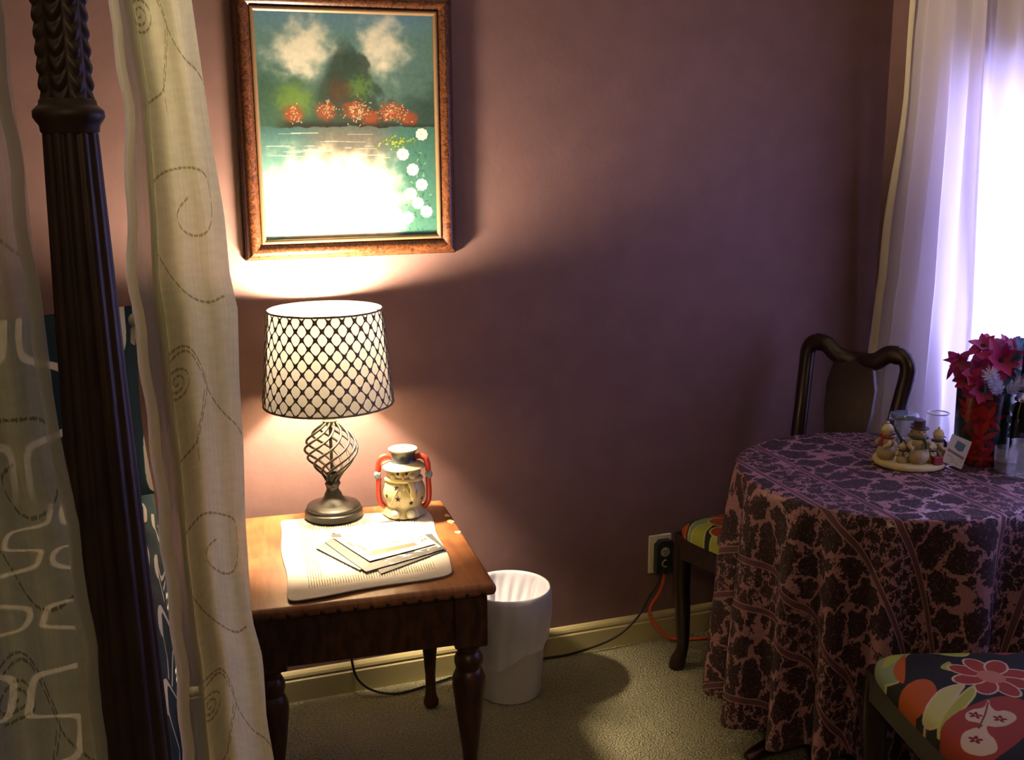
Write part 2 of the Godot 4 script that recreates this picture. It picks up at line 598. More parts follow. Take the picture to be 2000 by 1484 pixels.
# ------------------------------------------------------------------ bed, canopy drapes, bedding
func bed() -> void:
	var o := thing("canopy_bed", "dark carved four poster canopy bed with a reeded foot post", "bed")
	var c := Vector3(-0.043, 0, 1.72)
	var x := Transform3D(Basis(), c)
	var p := B.new()
	p.lathe([Vector2(0.0, 0.0), Vector2(0.04, 0.0), Vector2(0.05, 0.05), Vector2(0.042, 0.1), Vector2(0.038, 0.3), Vector2(0.05, 0.45)], 32, x)
	p.box(Vector3(0.095, 0.3, 0.095), c + Vector3(0, 0.58, 0), 0.006, 2)
	obj("post_base", p, m.dark_wood, o)
	var sh := B.new()
	var prof := []
	for k in 30:
		var y := lerpf(0.72, 1.476, k / 29.0)
		prof.append(Vector2(0.0475 - 0.025 * pow((y - 0.72) / 0.742, 0.8), y))
	sh.lathe(prof, 120, x, 60, func(an, _y): return 1.0 - 0.10 * pow(absf(sin(an * 6.0)), 4.0))
	obj("post_shaft", sh, m.dark_wood, o)
	var co := B.new()
	co.lathe([Vector2(0.021, 1.474), Vector2(0.0235, 1.476), Vector2(0.0240, 1.481), Vector2(0.0262, 1.484), Vector2(0.0285, 1.488), Vector2(0.0283, 1.493), Vector2(0.0252, 1.496), Vector2(0.0230, 1.498), Vector2(0.0228, 1.501), Vector2(0.021, 1.503)], 40, x, 70)
	obj("post_collar", co, m.dark_wood, o)
	var carve := B.new()
	var pr2 := []
	for k in 200:
		var y := lerpf(1.502, 1.86, k / 199.0)
		var q := (y - 1.509) / 0.351
		pr2.append(Vector2(0.0208 + 0.016 * smoothstep(0.16, 0.6, q) - 0.012 * smoothstep(0.6, 1.0, q), y))
	carve.lathe(pr2, 120, x, 60, func(an, y): return 0.93 + 0.16 * pow(absf(sin(an * 4.0 + 0.6)), 1.5) * absf(sin(y * 230.0 + absf(sin(an * 4.0 + 0.6)) * 2.2)))
	obj("post_carving", carve, m.dark_wood, o)
	var up := B.new()
	up.lathe([Vector2(0.02, 1.86), Vector2(0.032, 1.865), Vector2(0.034, 1.88), Vector2(0.022, 1.89), Vector2(0.018, 1.95), Vector2(0.02, 2.06)], 32, x)
	up.ball(c + Vector3(0, 2.1, 0), Vector3(0.03, 0.05, 0.03), 20, 10)
	obj("post_finial", up, m.dark_wood, o)
	var rail := B.new()
	rail.box(Vector3(0.03, 0.16, 1.6), Vector3(-0.07, 0.42, 0.9), 0.005, 1)
	obj("side_rail", rail, m.dark_wood, o)
	var foot := B.new()
	foot.box(Vector3(1.4, 0.16, 0.035), Vector3(-0.76, 0.42, 1.72), 0.005, 1)
	obj("foot_rail", foot, m.dark_wood, o)
	var head := B.new()
	head.box(Vector3(1.4, 0.75, 0.04), Vector3(-0.76, 0.5, 0.06), 0.01, 2)
	obj("headboard", head, m.dark_wood, o)
	var can := B.new()
	can.tube([Vector3(-0.03, 2.0, 1.72), Vector3(0.035, 2.0, 0.06)], 0.013, 10)
	can.tube([Vector3(-0.03, 2.0, 1.72), Vector3(-1.45, 2.0, 1.86)], 0.013, 10)
	obj("canopy_rail", can, m.dark_wood, o)
	var mattress := B.new()
	mattress.box(Vector3(1.36, 0.3, 1.54), Vector3(-0.78, 0.535, 0.88), 0.05, 3)
	obj("mattress", mattress, mat(Color(0.7, 0.7, 0.68), 0.9), o)

	# teal trellis print
	var tr := Image.create(256, 256, false, Image.FORMAT_RGB8)
	for y in 256:
		for xx in 256:
			var u := xx / 256.0
			var v := y / 256.0
			var sw := tanh(3.2 * sin(TAU * v))
			var a := 0.25 + 0.19 * sw
			var d := minf(absf(fposmod(u - a + 0.5, 1.0) - 0.5), absf(fposmod(u + a + 0.5, 1.0) - 0.5))
			# slope of the ogee widens the distance measured along u
			var sl := absf(0.19 * 3.2 * (1.0 - sw * sw) * cos(TAU * v) * TAU)
			d /= sqrt(1.0 + sl * sl)
			tr.set_pixel(xx, y, Color(0.80, 0.79, 0.70) if d < 0.027 else Color(0.135, 0.205, 0.235))
	m.trellis = mat(Color(1, 1, 1), 0.85, 0, 0.2)
	m.trellis.albedo_texture = itex(tr)
	m.trellis.uv1_scale = Vector3(5.2, 3.6, 1)
	# bedspread: top, then the drop on the right side
	var sp := B.new()
	var rows := []
	var uvs := []
	for r in 49:
		var z := lerpf(0.13, 1.675, r / 48.0)
		var row := PackedVector3Array()
		var ur := []
		var pts := [Vector2(-1.45, 0.70), Vector2(-0.95, 0.715), Vector2(-0.5, 0.715), Vector2(-0.2, 0.712), Vector2(-0.06, 0.705), Vector2(-0.025, 0.695), Vector2(-0.005, 0.67), Vector2(0.002, 0.63), Vector2(0.004, 0.5), Vector2(0.008, 0.3), Vector2(0.012, 0.1)]
		var run := 0.0
		for k in pts.size():
			if k:
				run += pts[k].distance_to(pts[k - 1])
			var wob := 0.006 * sin(z * 17.0 + k) + 0.004 * sin(z * 41.0)
			row.append(Vector3(pts[k].x + (wob if k > 6 else 0.0), pts[k].y + (wob if k <= 6 else 0.0) , z))
			ur.append(Vector2(run, z))
		rows.append(row)
		uvs.append(ur)
	sp.grid(rows, uvs)
	tag(obj("bedspread", sp, m.trellis), "teal bedspread with a white trellis print spread over the bed", "bedspread")
	# pillow sham propped up at the head
	var ps := thing("pillow_sham", "teal trellis pillow sham propped upright at the head of the bed", "pillow", Vector3(-0.36, 0.70, 0.24))
	var pb := B.new()
	for side in [1.0, -1.0]:
		var rr := []
		var uu := []
		for r in 17:
			var v := r / 16.0
			var row := PackedVector3Array()
			var ur := []
			for k in 25:
				var u := k / 24.0
				var bulge := pow(sin(PI * clampf(u, 0.001, 0.999)), 0.45) * pow(sin(PI * clampf(v, 0.001, 0.999)), 0.45)
				var px := (u - 0.5) * (0.72 - 0.03 * sin(PI * v))
				var py := v * 0.40 + 0.015 * absf(u - 0.5) * 2.0 * (1.0 if v > 0.5 else 0.0) - 0.006 * sin(PI * u)
				row.append(Vector3(px, py + 0.006, side * 0.075 * bulge - 0.10 * v + 0.03))
				ur.append(Vector2(px * 0.8 + 0.02, py * 0.9))
			if side < 0:
				row.reverse()
				ur.reverse()
			rr.append(row)
			uu.append(ur)
		pb.grid(rr, uu)
	obj("cover", pb, m.trellis, ps)
	var ts := B.new()
	var tb := Vector3(0.352, 0.40, 0.02)
	ts.ball(tb, Vector3(0.017, 0.017, 0.017), 14, 9)
	for k in 14:
		var an := TAU * k / 14
		ts.tube([tb, tb + Vector3(0.012 * cos(an), -0.02, 0.012 * sin(an)), tb + Vector3(0.015 * cos(an), -0.045 - 0.004 * (k % 3), 0.015 * sin(an))], 0.0022, 5)
	obj("tassel", ts, mat(Color(0.74, 0.71, 0.62), 0.9), ps, "off white cord tassel")

	drapes()

func drapes() -> void:
	# embroidered scrolls, stitched on a tile that repeats down the cloth
	var W := 384
	var H := 1024
	var im := Image.create(W, H, true, Image.FORMAT_RGBA8)
	var lin := FastNoiseLite.new()
	lin.frequency = 0.02
	for y in H:
		for x in W:
			var k := 0.95 + 0.05 * lin.get_noise_2d(x * 6.0, y * 0.6) + 0.04 * lin.get_noise_2d(x * 0.6, y * 6.0)
			im.set_pixel(x, y, Color(k, k, k))
	var rep := 0.385   # metres per repeat
	var span := 1.16   # metres of cloth per tile (three repeats)
	var tear := [[1275, 225], [1235, 265], [1222, 310], [1250, 365], [1310, 392], [1370, 375], [1392, 310], [1390, 210], [1375, 130], [1330, 98], [1250, 93], [1150, 115], [1090, 165], [1068, 260], [1085, 380], [1140, 480], [1220, 600], [1290, 670], [1370, 692], [1440, 665]]
	var stem := [[1090, 1110], [1095, 1020], [1120, 950], [1190, 895], [1260, 895], [1305, 940], [1345, 1020], [1362, 1090], [1345, 1200], [1310, 1340], [1240, 1390], [1150, 1430], [1060, 1450]]
	var stem2 := [[1120, 1040], [1140, 970], [1215, 915], [1275, 925], [1330, 1010], [1380, 1120], [1450, 1210], [1520, 1270], [1560, 1340], [1590, 1420]]
	var spi := []
	for k in 40:
		var a := k * 0.36
		spi.append([1205 + (8 + k * 1.75) * cos(a + 0.6), 1045 + (8 + k * 1.75) * sin(a + 0.6)])
	var leaf := [[1350, 1100], [1335, 1210], [1310, 1330], [1320, 1440]]
	for q in [tear, stem, stem2, spi, leaf]:
		for n in range(-1, 4):
			var pts := []
			for e in q:
				var tt: float = e[1] / 1484.0
				var xl := lerpf(950, 1060, tt)
				var xr := lerpf(1420, 1570, tt)
				pts.append(Vector2((e[0] - xl) / (xr - xl) * W, (e[1] / 1484.0 * 0.36 + n * rep) / span * H))
			stroke(im, smooth(pts, false, 6), 1.25, Color(0.66, 0.63, 0.55), 5)
	im.generate_mipmaps()
	var tx := itex(im)
	m.drape = mat(Color(0.88, 0.90, 0.82, 0.95), 0.9, 0, 0.15)
	m.drape.albedo_texture = tx
	m.drape.transparency = BaseMaterial3D.TRANSPARENCY_ALPHA
	m.drape.backlight_enabled = true
	m.drape.backlight = Color(1.3, 1.28, 1.18)
	m.drape.cull_mode = BaseMaterial3D.CULL_DISABLED
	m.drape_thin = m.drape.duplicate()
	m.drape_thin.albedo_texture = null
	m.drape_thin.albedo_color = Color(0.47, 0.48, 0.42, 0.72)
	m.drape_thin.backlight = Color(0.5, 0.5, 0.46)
	m.drape_sheer = m.drape_thin.duplicate()
	m.drape_sheer.albedo_texture = tx
	m.drape_sheer.albedo_color = Color(0.80, 0.81, 0.72, 0.50)
	m.drape_hem = m.drape.duplicate()
	m.drape_hem.albedo_texture = null
	m.drape_hem.albedo_color = Color(0.92, 0.93, 0.84, 1.0)
	m.drape_hem.backlight = Color(1.3, 1.28, 1.18)
	# the drape right of the post
	var L := [[0.02, 2.0], [-0.007, 1.610], [0.001, 1.510], [-0.005, 1.405], [-0.010, 1.319], [-0.006, 1.263], [-0.003, 1.183], [0.001, 1.107], [0.002, 1.016], [0.005, 0.941], [0.007, 0.857], [0.006, 0.756], [0.0, 0.4], [0.0, 0.03]]
	var R := [[0.055, 2.0], [0.075, 1.613], [0.081, 1.536], [0.086, 1.468], [0.094, 1.392], [0.096, 1.325], [0.102, 1.290], [0.099, 1.210], [0.099, 1.132], [0.096, 1.053], [0.096, 0.926], [0.106, 0.872], [0.106, 0.792], [0.112, 0.733], [0.13, 0.4], [0.14, 0.03]]
	var o := thing("bed_drape", "ivory bed canopy drape embroidered with scrolls, between the bed post and the lamp table", "bed drape")
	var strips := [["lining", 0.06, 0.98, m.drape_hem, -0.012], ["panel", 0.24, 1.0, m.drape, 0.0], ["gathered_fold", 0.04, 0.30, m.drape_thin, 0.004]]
	for q in strips:
		var b := B.new()
		var rows := []
		var uvs := []
		for r in 101:
			var y := lerpf(2.0, 0.03, r / 100.0)
			var xl := at_y(L, y)
			var xr := at_y(R, y)
			var row := PackedVector3Array()
			var ur := []
			for k in 41:
				var s := lerpf(q[1], q[2], k / 40.0)
				var fold := 0.012 * sin(s * 7.0 + 0.6 * sin(y * 2.0)) + 0.005 * sin(s * 15.0 + y * 3.0)
				if s < 0.3:
					fold -= 0.03 * smoothstep(0.3, 0.18, s)
				row.append(Vector3(lerpf(xl, xr, s), y, 1.5 + fold + q[4]))
				ur.append(Vector2(s, (1.075 - y) / 1.16))
			rows.append(row)
			uvs.append(ur)
		if q[0] == "lining":
			continue
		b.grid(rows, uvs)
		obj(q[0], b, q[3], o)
	var hm := B.new()
	var hr := []
	for r in 101:
		var y := lerpf(2.0, 0.03, r / 100.0)
		var xl := at_y(L, y) + 0.0015 * sin(y * 60.0)
		var w := 0.010 + 0.004 * smoothstep(1.5, 0.9, y)
		hr.append(PackedVector3Array([Vector3(xl, y, 1.487), Vector3(xl + 0.002, y, 1.494), Vector3(xl + w * 0.5, y, 1.496), Vector3(xl + w, y, 1.492)]))
	hm.grid(hr)
	obj("hem", hm, m.drape_hem, o)
	# the sheerer drape at the left of the picture
	var E := [[-0.09, 2.0], [-0.071, 1.547], [-0.071, 1.493], [-0.068, 1.458], [-0.068, 1.394], [-0.066, 1.372], [-0.065, 1.341], [-0.064, 1.304], [-0.064, 1.285], [-0.061, 1.246], [-0.056, 1.203], [-0.054, 1.142], [-0.051, 1.099], [-0.051, 1.057], [-0.051, 1.001], [-0.05, 0.5], [-0.05, 0.03]]
	var o2 := thing("bed_drape", "thin see through bed drape left of the post with the teal bedspread showing through", "bed drape")
	var b2 := B.new()
	var rows2 := []
	var uv2 := []
	for r in 101:
		var y := lerpf(2.0, 0.03, r / 100.0)
		var xr := at_y(E, y)
		var row := PackedVector3Array()
		var ur := []
		for k in 61:
			var s := k / 60.0
			row.append(Vector3(xr - 0.42 * s, y, 1.9 + 0.018 * sin(s * 30.0 + 0.8 * sin(y * 2.5)) + 0.008 * sin(s * 55.0 + y * 3.0) - 0.01))
			ur.append(Vector2(0.95 - s * 4.0, (1.3 - y) / 1.16))
		rows2.append(row)
		uv2.append(ur)
	b2.grid(rows2, uv2)
	obj("panel", b2, m.drape_sheer, o2)
	var h2 := B.new()
	var hr2 := []
	for r in 101:
		var y := lerpf(2.0, 0.03, r / 100.0)
		var xr := at_y(E, y) + 0.001 * sin(y * 70.0)
		hr2.append(PackedVector3Array([Vector3(xr - 0.008, y, 1.899), Vector3(xr - 0.004, y, 1.903), Vector3(xr + 0.0005, y, 1.898)]))
	h2.grid(hr2)
	obj("hem", h2, m.drape_thin, o2)

# ------------------------------------------------------------------ lamp table
func nightstand() -> void:
	var o := thing("lamp_table", "brown wooden lamp table with turned legs and a row of nail heads", "side table", Vector3(0.425, 0, 0.388), -0.075)
	var W := 0.53
	var D := 0.585
	var top := B.new()
	top.box(Vector3(W, 0.026, D), Vector3(0, 0.547, 0), 0.011, 4)
	for k in top.v.size():
		top.t[k] = Vector2(top.v[k].z, top.v[k].x)
	obj("tabletop", top, m.top_wood, o)
	var ap := [[Vector3(W - 0.10, 0.118, 0.022), Vector3(0, 0.475, D / 2 - 0.042)], [Vector3(W - 0.10, 0.118, 0.022), Vector3(0, 0.475, -D / 2 + 0.042)], [Vector3(0.022, 0.118, D - 0.10), Vector3(W / 2 - 0.042, 0.475, 0)], [Vector3(0.022, 0.118, D - 0.10), Vector3(-W / 2 + 0.042, 0.475, 0)]]
	for q in ap:
		var b := B.new()
		b.box(q[0], q[1], 0.003, 1)
		obj("apron", b, m.stand_wood, o)
	var leg := [Vector2(0, 0.0), Vector2(0.013, 0.0), Vector2(0.020, 0.008), Vector2(0.021, 0.02), Vector2(0.016, 0.032), Vector2(0.014, 0.045), Vector2(0.0135, 0.09), Vector2(0.0175, 0.15), Vector2(0.0245, 0.21), Vector2(0.0315, 0.265), Vector2(0.0365, 0.31), Vector2(0.0365, 0.33), Vector2(0.030, 0.346), Vector2(0.025, 0.351), Vector2(0.0285, 0.354), Vector2(0.0315, 0.366), Vector2(0.0315, 0.376), Vector2(0.0265, 0.387), Vector2(0.022, 0.391), Vector2(0.0245, 0.396), Vector2(0.0265, 0.404), Vector2(0.0245, 0.411), Vector2(0.0, 0.414)]
	for sx in [-1, 1]:
		for sz in [-1, 1]:
			var b := B.new()
			var c := Vector3(sx * (W / 2 - 0.053), 0, sz * (D / 2 - 0.053))
			b.lathe(leg, 32, Transform3D(Basis(), c), 50)
			b.box(Vector3(0.072, 0.122, 0.072), c + Vector3(0, 0.4735, 0), 0.004, 2)
			obj("leg", b, m.stand_wood, o)
	var nm := mat(Color(0.25, 0.20, 0.16), 0.35, 0.6)
	var nb := B.new()
	nb.ball(Vector3.ZERO, Vector3(0.0055, 0.0055, 0.0035), 12, 6)
	var nmesh := nb.commit(nm)
	for side in 2:
		for k in 15:
			var q := MeshInstance3D.new()
			q.name = "nail_head"
			q.mesh = nmesh
			var s := (k - 7) / 7.0
			if side == 0:
				q.position = Vector3(s * (W / 2 - 0.03), 0.5425, D / 2 - 0.0005)
			else:
				q.position = Vector3(W / 2 - 0.0005, 0.5425, s * (D / 2 - 0.03))
				q.rotation.y = PI / 2
			o.add_child(q, true)
	# pale chips in the varnish near the right edge
	var cm := mat(Color(0.86, 0.74, 0.52), 0.7)
	for q in [[0.693, 0.249, 0.007], [0.703, 0.290, 0.010], [0.701, 0.302, 0.005], [0.698, 0.372, 0.009], [0.694, 0.238, 0.004]]:
		var b := B.new()
		var poly := PackedVector2Array()
		for k in 9:
			var r: float = q[2] * rng.randf_range(0.55, 1.1)
			poly.append(Vector2(r * cos(TAU * k / 9.0), 1.5 * r * sin(TAU * k / 9.0)))
		var lp: Vector3 = o.transform.affine_inverse() * Vector3(q[0], 0.5601, q[1])
		lp.x = minf(lp.x, W / 2 - 0.014)
		b.slab(poly, 0.0006, Transform3D(Basis(Vector3.RIGHT, -PI / 2), lp))
		obj("varnish_chip", b, cm, o)

# ------------------------------------------------------------------ painting
func paint_canvas() -> Image:
	var W := 400
	var H := 512
	var im := Image.create(W, H, false, Image.FORMAT_RGB8)
	var f := FastNoiseLite.new()
	f.seed = 11
	f.frequency = 0.018
	f.fractal_octaves = 5
	var fine := FastNoiseLite.new()
	fine.seed = 5
	fine.frequency = 0.07
	for y in H:
		for x in W:
			var u := x / float(W)
			var v := y / float(H)
			var n := f.get_noise_2d(x, y)
			var n2 := fine.get_noise_2d(x, y)
			var c := Color(0.37, 0.52, 0.51).lerp(Color(0.28, 0.39, 0.36), clampf(v * 2.0, 0, 1))
			c = c.lerp(Color(0.36, 0.52, 0.60), clampf(1.0 - v * 9.0, 0, 1))
			var c1 := Vector2((u - 0.27 + 0.10 * (v - 0.15)) / 0.19, (v - 0.16) / 0.15).length() + n * 0.6
			var c2 := Vector2((u - 0.695) / 0.145, (v - 0.15) / 0.15).length() + n * 0.6
			var cl := maxf(smoothstep(1.3, 0.15, c1), smoothstep(1.3, 0.15, c2))
			c = c.lerp(Color(0.88, 0.87, 0.78), cl * 0.95)
			# central dark spruce and the wooded banks
			var tw := 0.03 + maxf(0.0, v - 0.10) * 0.62
			var tree := smoothstep(1.25, 0.7, absf(u - 0.50 + 0.05 * n) / tw + n * 0.5) * smoothstep(0.09, 0.2, v)
			c = c.lerp(Color(0.17, 0.24, 0.21), tree * 0.85)
			var sl := smoothstep(0.20, 0.40, v + 0.25 * (0.18 - u) + n * 0.08) * smoothstep(0.42, 0.2, u)
			c = c.lerp(Color(0.20, 0.31, 0.25), sl * 0.8)
			var sr := smoothstep(0.26, 0.46, v + 0.4 * (u - 0.9) + n * 0.08) * smoothstep(0.62, 0.85, u)
			c = c.lerp(Color(0.16, 0.25, 0.23), sr * 0.85)
			var g1 := smoothstep(1.0, 0.2, Vector2((u - 0.20) / 0.15, (v - 0.38) / 0.11).length() + n2 * 0.4)
			c = c.lerp(Color(0.42, 0.54, 0.22), g1 * 0.7)
			var g2 := smoothstep(1.0, 0.2, Vector2((u - 0.56) / 0.10, (v - 0.32) / 0.07).length() + n2 * 0.7)
			c = c.lerp(Color(0.36, 0.50, 0.24), g2 * 0.7)
			var rd := smoothstep(1.0, 0.2, Vector2((u - 0.45) / 0.10, (v - 0.34) / 0.09).length() + n2 * 0.5)
			c = c.lerp(Color(0.36, 0.22, 0.16), rd * 0.55)
			# shrubs on the shore
			for q in [[0.19, 0.44, 0.075], [0.37, 0.43, 0.07], [0.53, 0.42, 0.08], [0.74, 0.43, 0.10], [0.62, 0.46, 0.07], [0.84, 0.46, 0.07]]:
				var d := Vector2((u - q[0]) / q[2], (v - q[1]) / 0.05).length() + n2 * 0.5
				c = c.lerp(Color(0.52, 0.27, 0.17), smoothstep(1.05, 0.4, d) * 0.9)
			c = c.lerp(Color(0.15, 0.13, 0.12), smoothstep(0.035, 0.0, absf(v - 0.487 - 0.02 * u)) * smoothstep(0.05, 0.2, u) * 0.8)
			if v > 0.497 + 0.012 * n:
				var w := Color(0.24, 0.37, 0.37).lerp(Color(0.46, 0.66, 0.62), clampf((v - 0.5) * 4.0, 0, 1))
				w = w.lerp(Color(0.46, 0.36, 0.32), smoothstep(0.16, 0.02, absf(v - 0.575)) * smoothstep(0.35, 0.1, absf(u - 0.5)) * 0.6)
				w = w.lerp(Color(0.22, 0.40, 0.36), smoothstep(0.66, 0.88, u + 0.05 * n) * 0.85)
				var lamp_glow := smoothstep(1.25, 0.55, pow(pow(absf(u - 0.42) / 0.36, 3.0) + pow(absf(v - 0.84) / 0.24, 3.0), 0.333) + n * 0.35)
				w = w.lerp(Color(0.93, 0.88, 0.76), lamp_glow * 0.97)  # pale water, with the table lamp's hot spot painted into its colour
				c = w
			c = Color(c.r + n2 * 0.03, c.g + n2 * 0.03, c.b + n2 * 0.03)
			im.set_pixel(x, y, c)
	var r := RandomNumberGenerator.new()
	r.seed = 4
	for k in 260:   # bright leaf dabs on the shrubs
		var q: Array = [[0.21, 0.44], [0.38, 0.42], [0.53, 0.42], [0.58, 0.41], [0.70, 0.44], [0.74, 0.42], [0.80, 0.45], [0.55, 0.45]][r.randi() % 8]
		var p := Vector2(q[0] + r.randfn(0, 0.028), q[1] + r.randfn(0, 0.02)) * Vector2(W, H)
		blot(im, p, Vector2(r.randf_range(1.5, 4.0), 1.0), r.randf() * PI, [Color(0.80, 0.55, 0.40), Color(0.66, 0.36, 0.24), Color(0.82, 0.70, 0.56), Color(0.48, 0.56, 0.46)][r.randi() % 4])
	for k in 26:    # streaks on the water
		var a := r.randf()
		blot(im, Vector2(r.randf_range(0.10, 0.72), 0.515 + 0.12 * a) * Vector2(W, H), Vector2(r.randf_range(8, 40), 0.9), 0.0, Color(0.74, 0.79, 0.74, 0.7))
	for k in 90:    # green bank
		blot(im, Vector2(0.77 + r.randfn(0, 0.045), 0.565 + r.randfn(0, 0.016)) * Vector2(W, H), Vector2(2.5, 1.6), r.randf() * PI, [Color(0.42, 0.52, 0.18), Color(0.28, 0.38, 0.16), Color(0.62, 0.66, 0.28)][r.randi() % 3])
	for q in [[0.84, 0.62, 0.88, 0.98], [0.90, 0.56, 0.92, 0.95], [0.80, 0.64, 0.86, 0.99]]:
		stroke(im, [Vector2(q[0] * W, q[1] * H), Vector2((q[0] + q[2]) * 0.5 * W + 6, (q[1] + q[3]) * 0.5 * H), Vector2(q[2] * W, q[3] * H)], 1.1, Color(0.30, 0.46, 0.34))
	for k in 60:
		blot(im, Vector2(0.90 + r.randfn(0, 0.05), r.randf_range(0.6, 0.97)) * Vector2(W, H), Vector2(4, 1.4), r.randf() * PI, [Color(0.20, 0.42, 0.38), Color(0.45, 0.62, 0.55), Color(0.16, 0.34, 0.30)][r.randi() % 3])
	for q in [[0.913, 0.53], [0.80, 0.62], [0.855, 0.69], [0.905, 0.76], [0.84, 0.80], [0.88, 0.845], [0.93, 0.885], [0.82, 0.91]]:
		for k in 9:
			var a := TAU * k / 9.0
			blot(im, Vector2(q[0] * W + 8 * cos(a), q[1] * H + 8 * sin(a)), Vector2(6.5, 5.5), a, Color(0.93, 0.90, 0.82))
		blot(im, Vector2(q[0] * W, q[1] * H), Vector2(9, 8), 0, Color(0.95, 0.92, 0.85))
		blot(im, Vector2(q[0] * W - 1, q[1] * H), Vector2(3.0, 2.4), 0.4, Color(0.80, 0.74, 0.52))
	return im

func painting() -> void:
	var o := thing("framed_painting", "oil painting of a lake and woods in a burl wood frame, hung above the lamp", "painting", Vector3(0.5235, 1.512, 0.0))
	var w := 0.221   # half size of the canvas
	var h := 0.272
	var cm := mat(Color(1, 1, 1), 0.42, 0, 0.4)
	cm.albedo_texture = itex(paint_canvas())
	var c := B.new()
	c.box(Vector3(w * 2, h * 2, 0.010), Vector3(0, 0, 0.013), 0.001, 1)
	for k in c.v.size():
		c.t[k] = Vector2(c.v[k].x / (w * 2) + 0.5, 0.5 - c.v[k].y / (h * 2))
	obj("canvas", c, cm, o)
	# moulding profile: distance outwards from the canvas edge, height off the wall
	var prof := [Vector2(-0.004, 0.004), Vector2(-0.004, 0.022), Vector2(0.000, 0.026), Vector2(0.005, 0.027), Vector2(0.008, 0.024), Vector2(0.011, 0.026), Vector2(0.016, 0.033), Vector2(0.024, 0.036), Vector2(0.032, 0.034), Vector2(0.039, 0.027), Vector2(0.043, 0.016), Vector2(0.046, 0.014), Vector2(0.047, 0.002)]
	var dirs := [Vector2(1, 0), Vector2(0, 1), Vector2(-1, 0), Vector2(0, -1)]
	for k in 4:
		var nrm: Vector2 = dirs[k]
		var tan := Vector2(-nrm.y, nrm.x)
		var b := B.new()
		var run := []
		for q in prof.size():
			var p: Vector2 = prof[q]
			var ext := Vector2(w + p.x, h + p.x)
			var a := Vector2((nrm.x + tan.x) * ext.x, (nrm.y + tan.y) * ext.y)
			var z := Vector2((nrm.x - tan.x) * ext.x, (nrm.y - tan.y) * ext.y)
			var row := PackedVector3Array()
			for s in 9:
				var e := z.lerp(a, s / 8.0)
				row.append(Vector3(e.x, e.y, p.y))
			run.append(row)
			if q in [1, 4, 10]:
				b.grid(run)
				run = [row]
		b.grid(run)
		var rail := obj("frame_rail", b, m.burl, o)
		var gb := B.new()
		var rows := []
		for p in [Vector2(-0.0042, 0.0225), Vector2(-0.001, 0.0268), Vector2(0.003, 0.0285), Vector2(0.0062, 0.0265)]:
			var ext := Vector2(w + p.x, h + p.x)
			rows.append(PackedVector3Array([Vector3((nrm.x - tan.x) * ext.x, (nrm.y - tan.y) * ext.y, p.y), Vector3((nrm.x + tan.x) * ext.x, (nrm.y + tan.y) * ext.y, p.y)]))
		gb.grid(rows)
		obj("inner_lip", gb, m.gilt, rail)

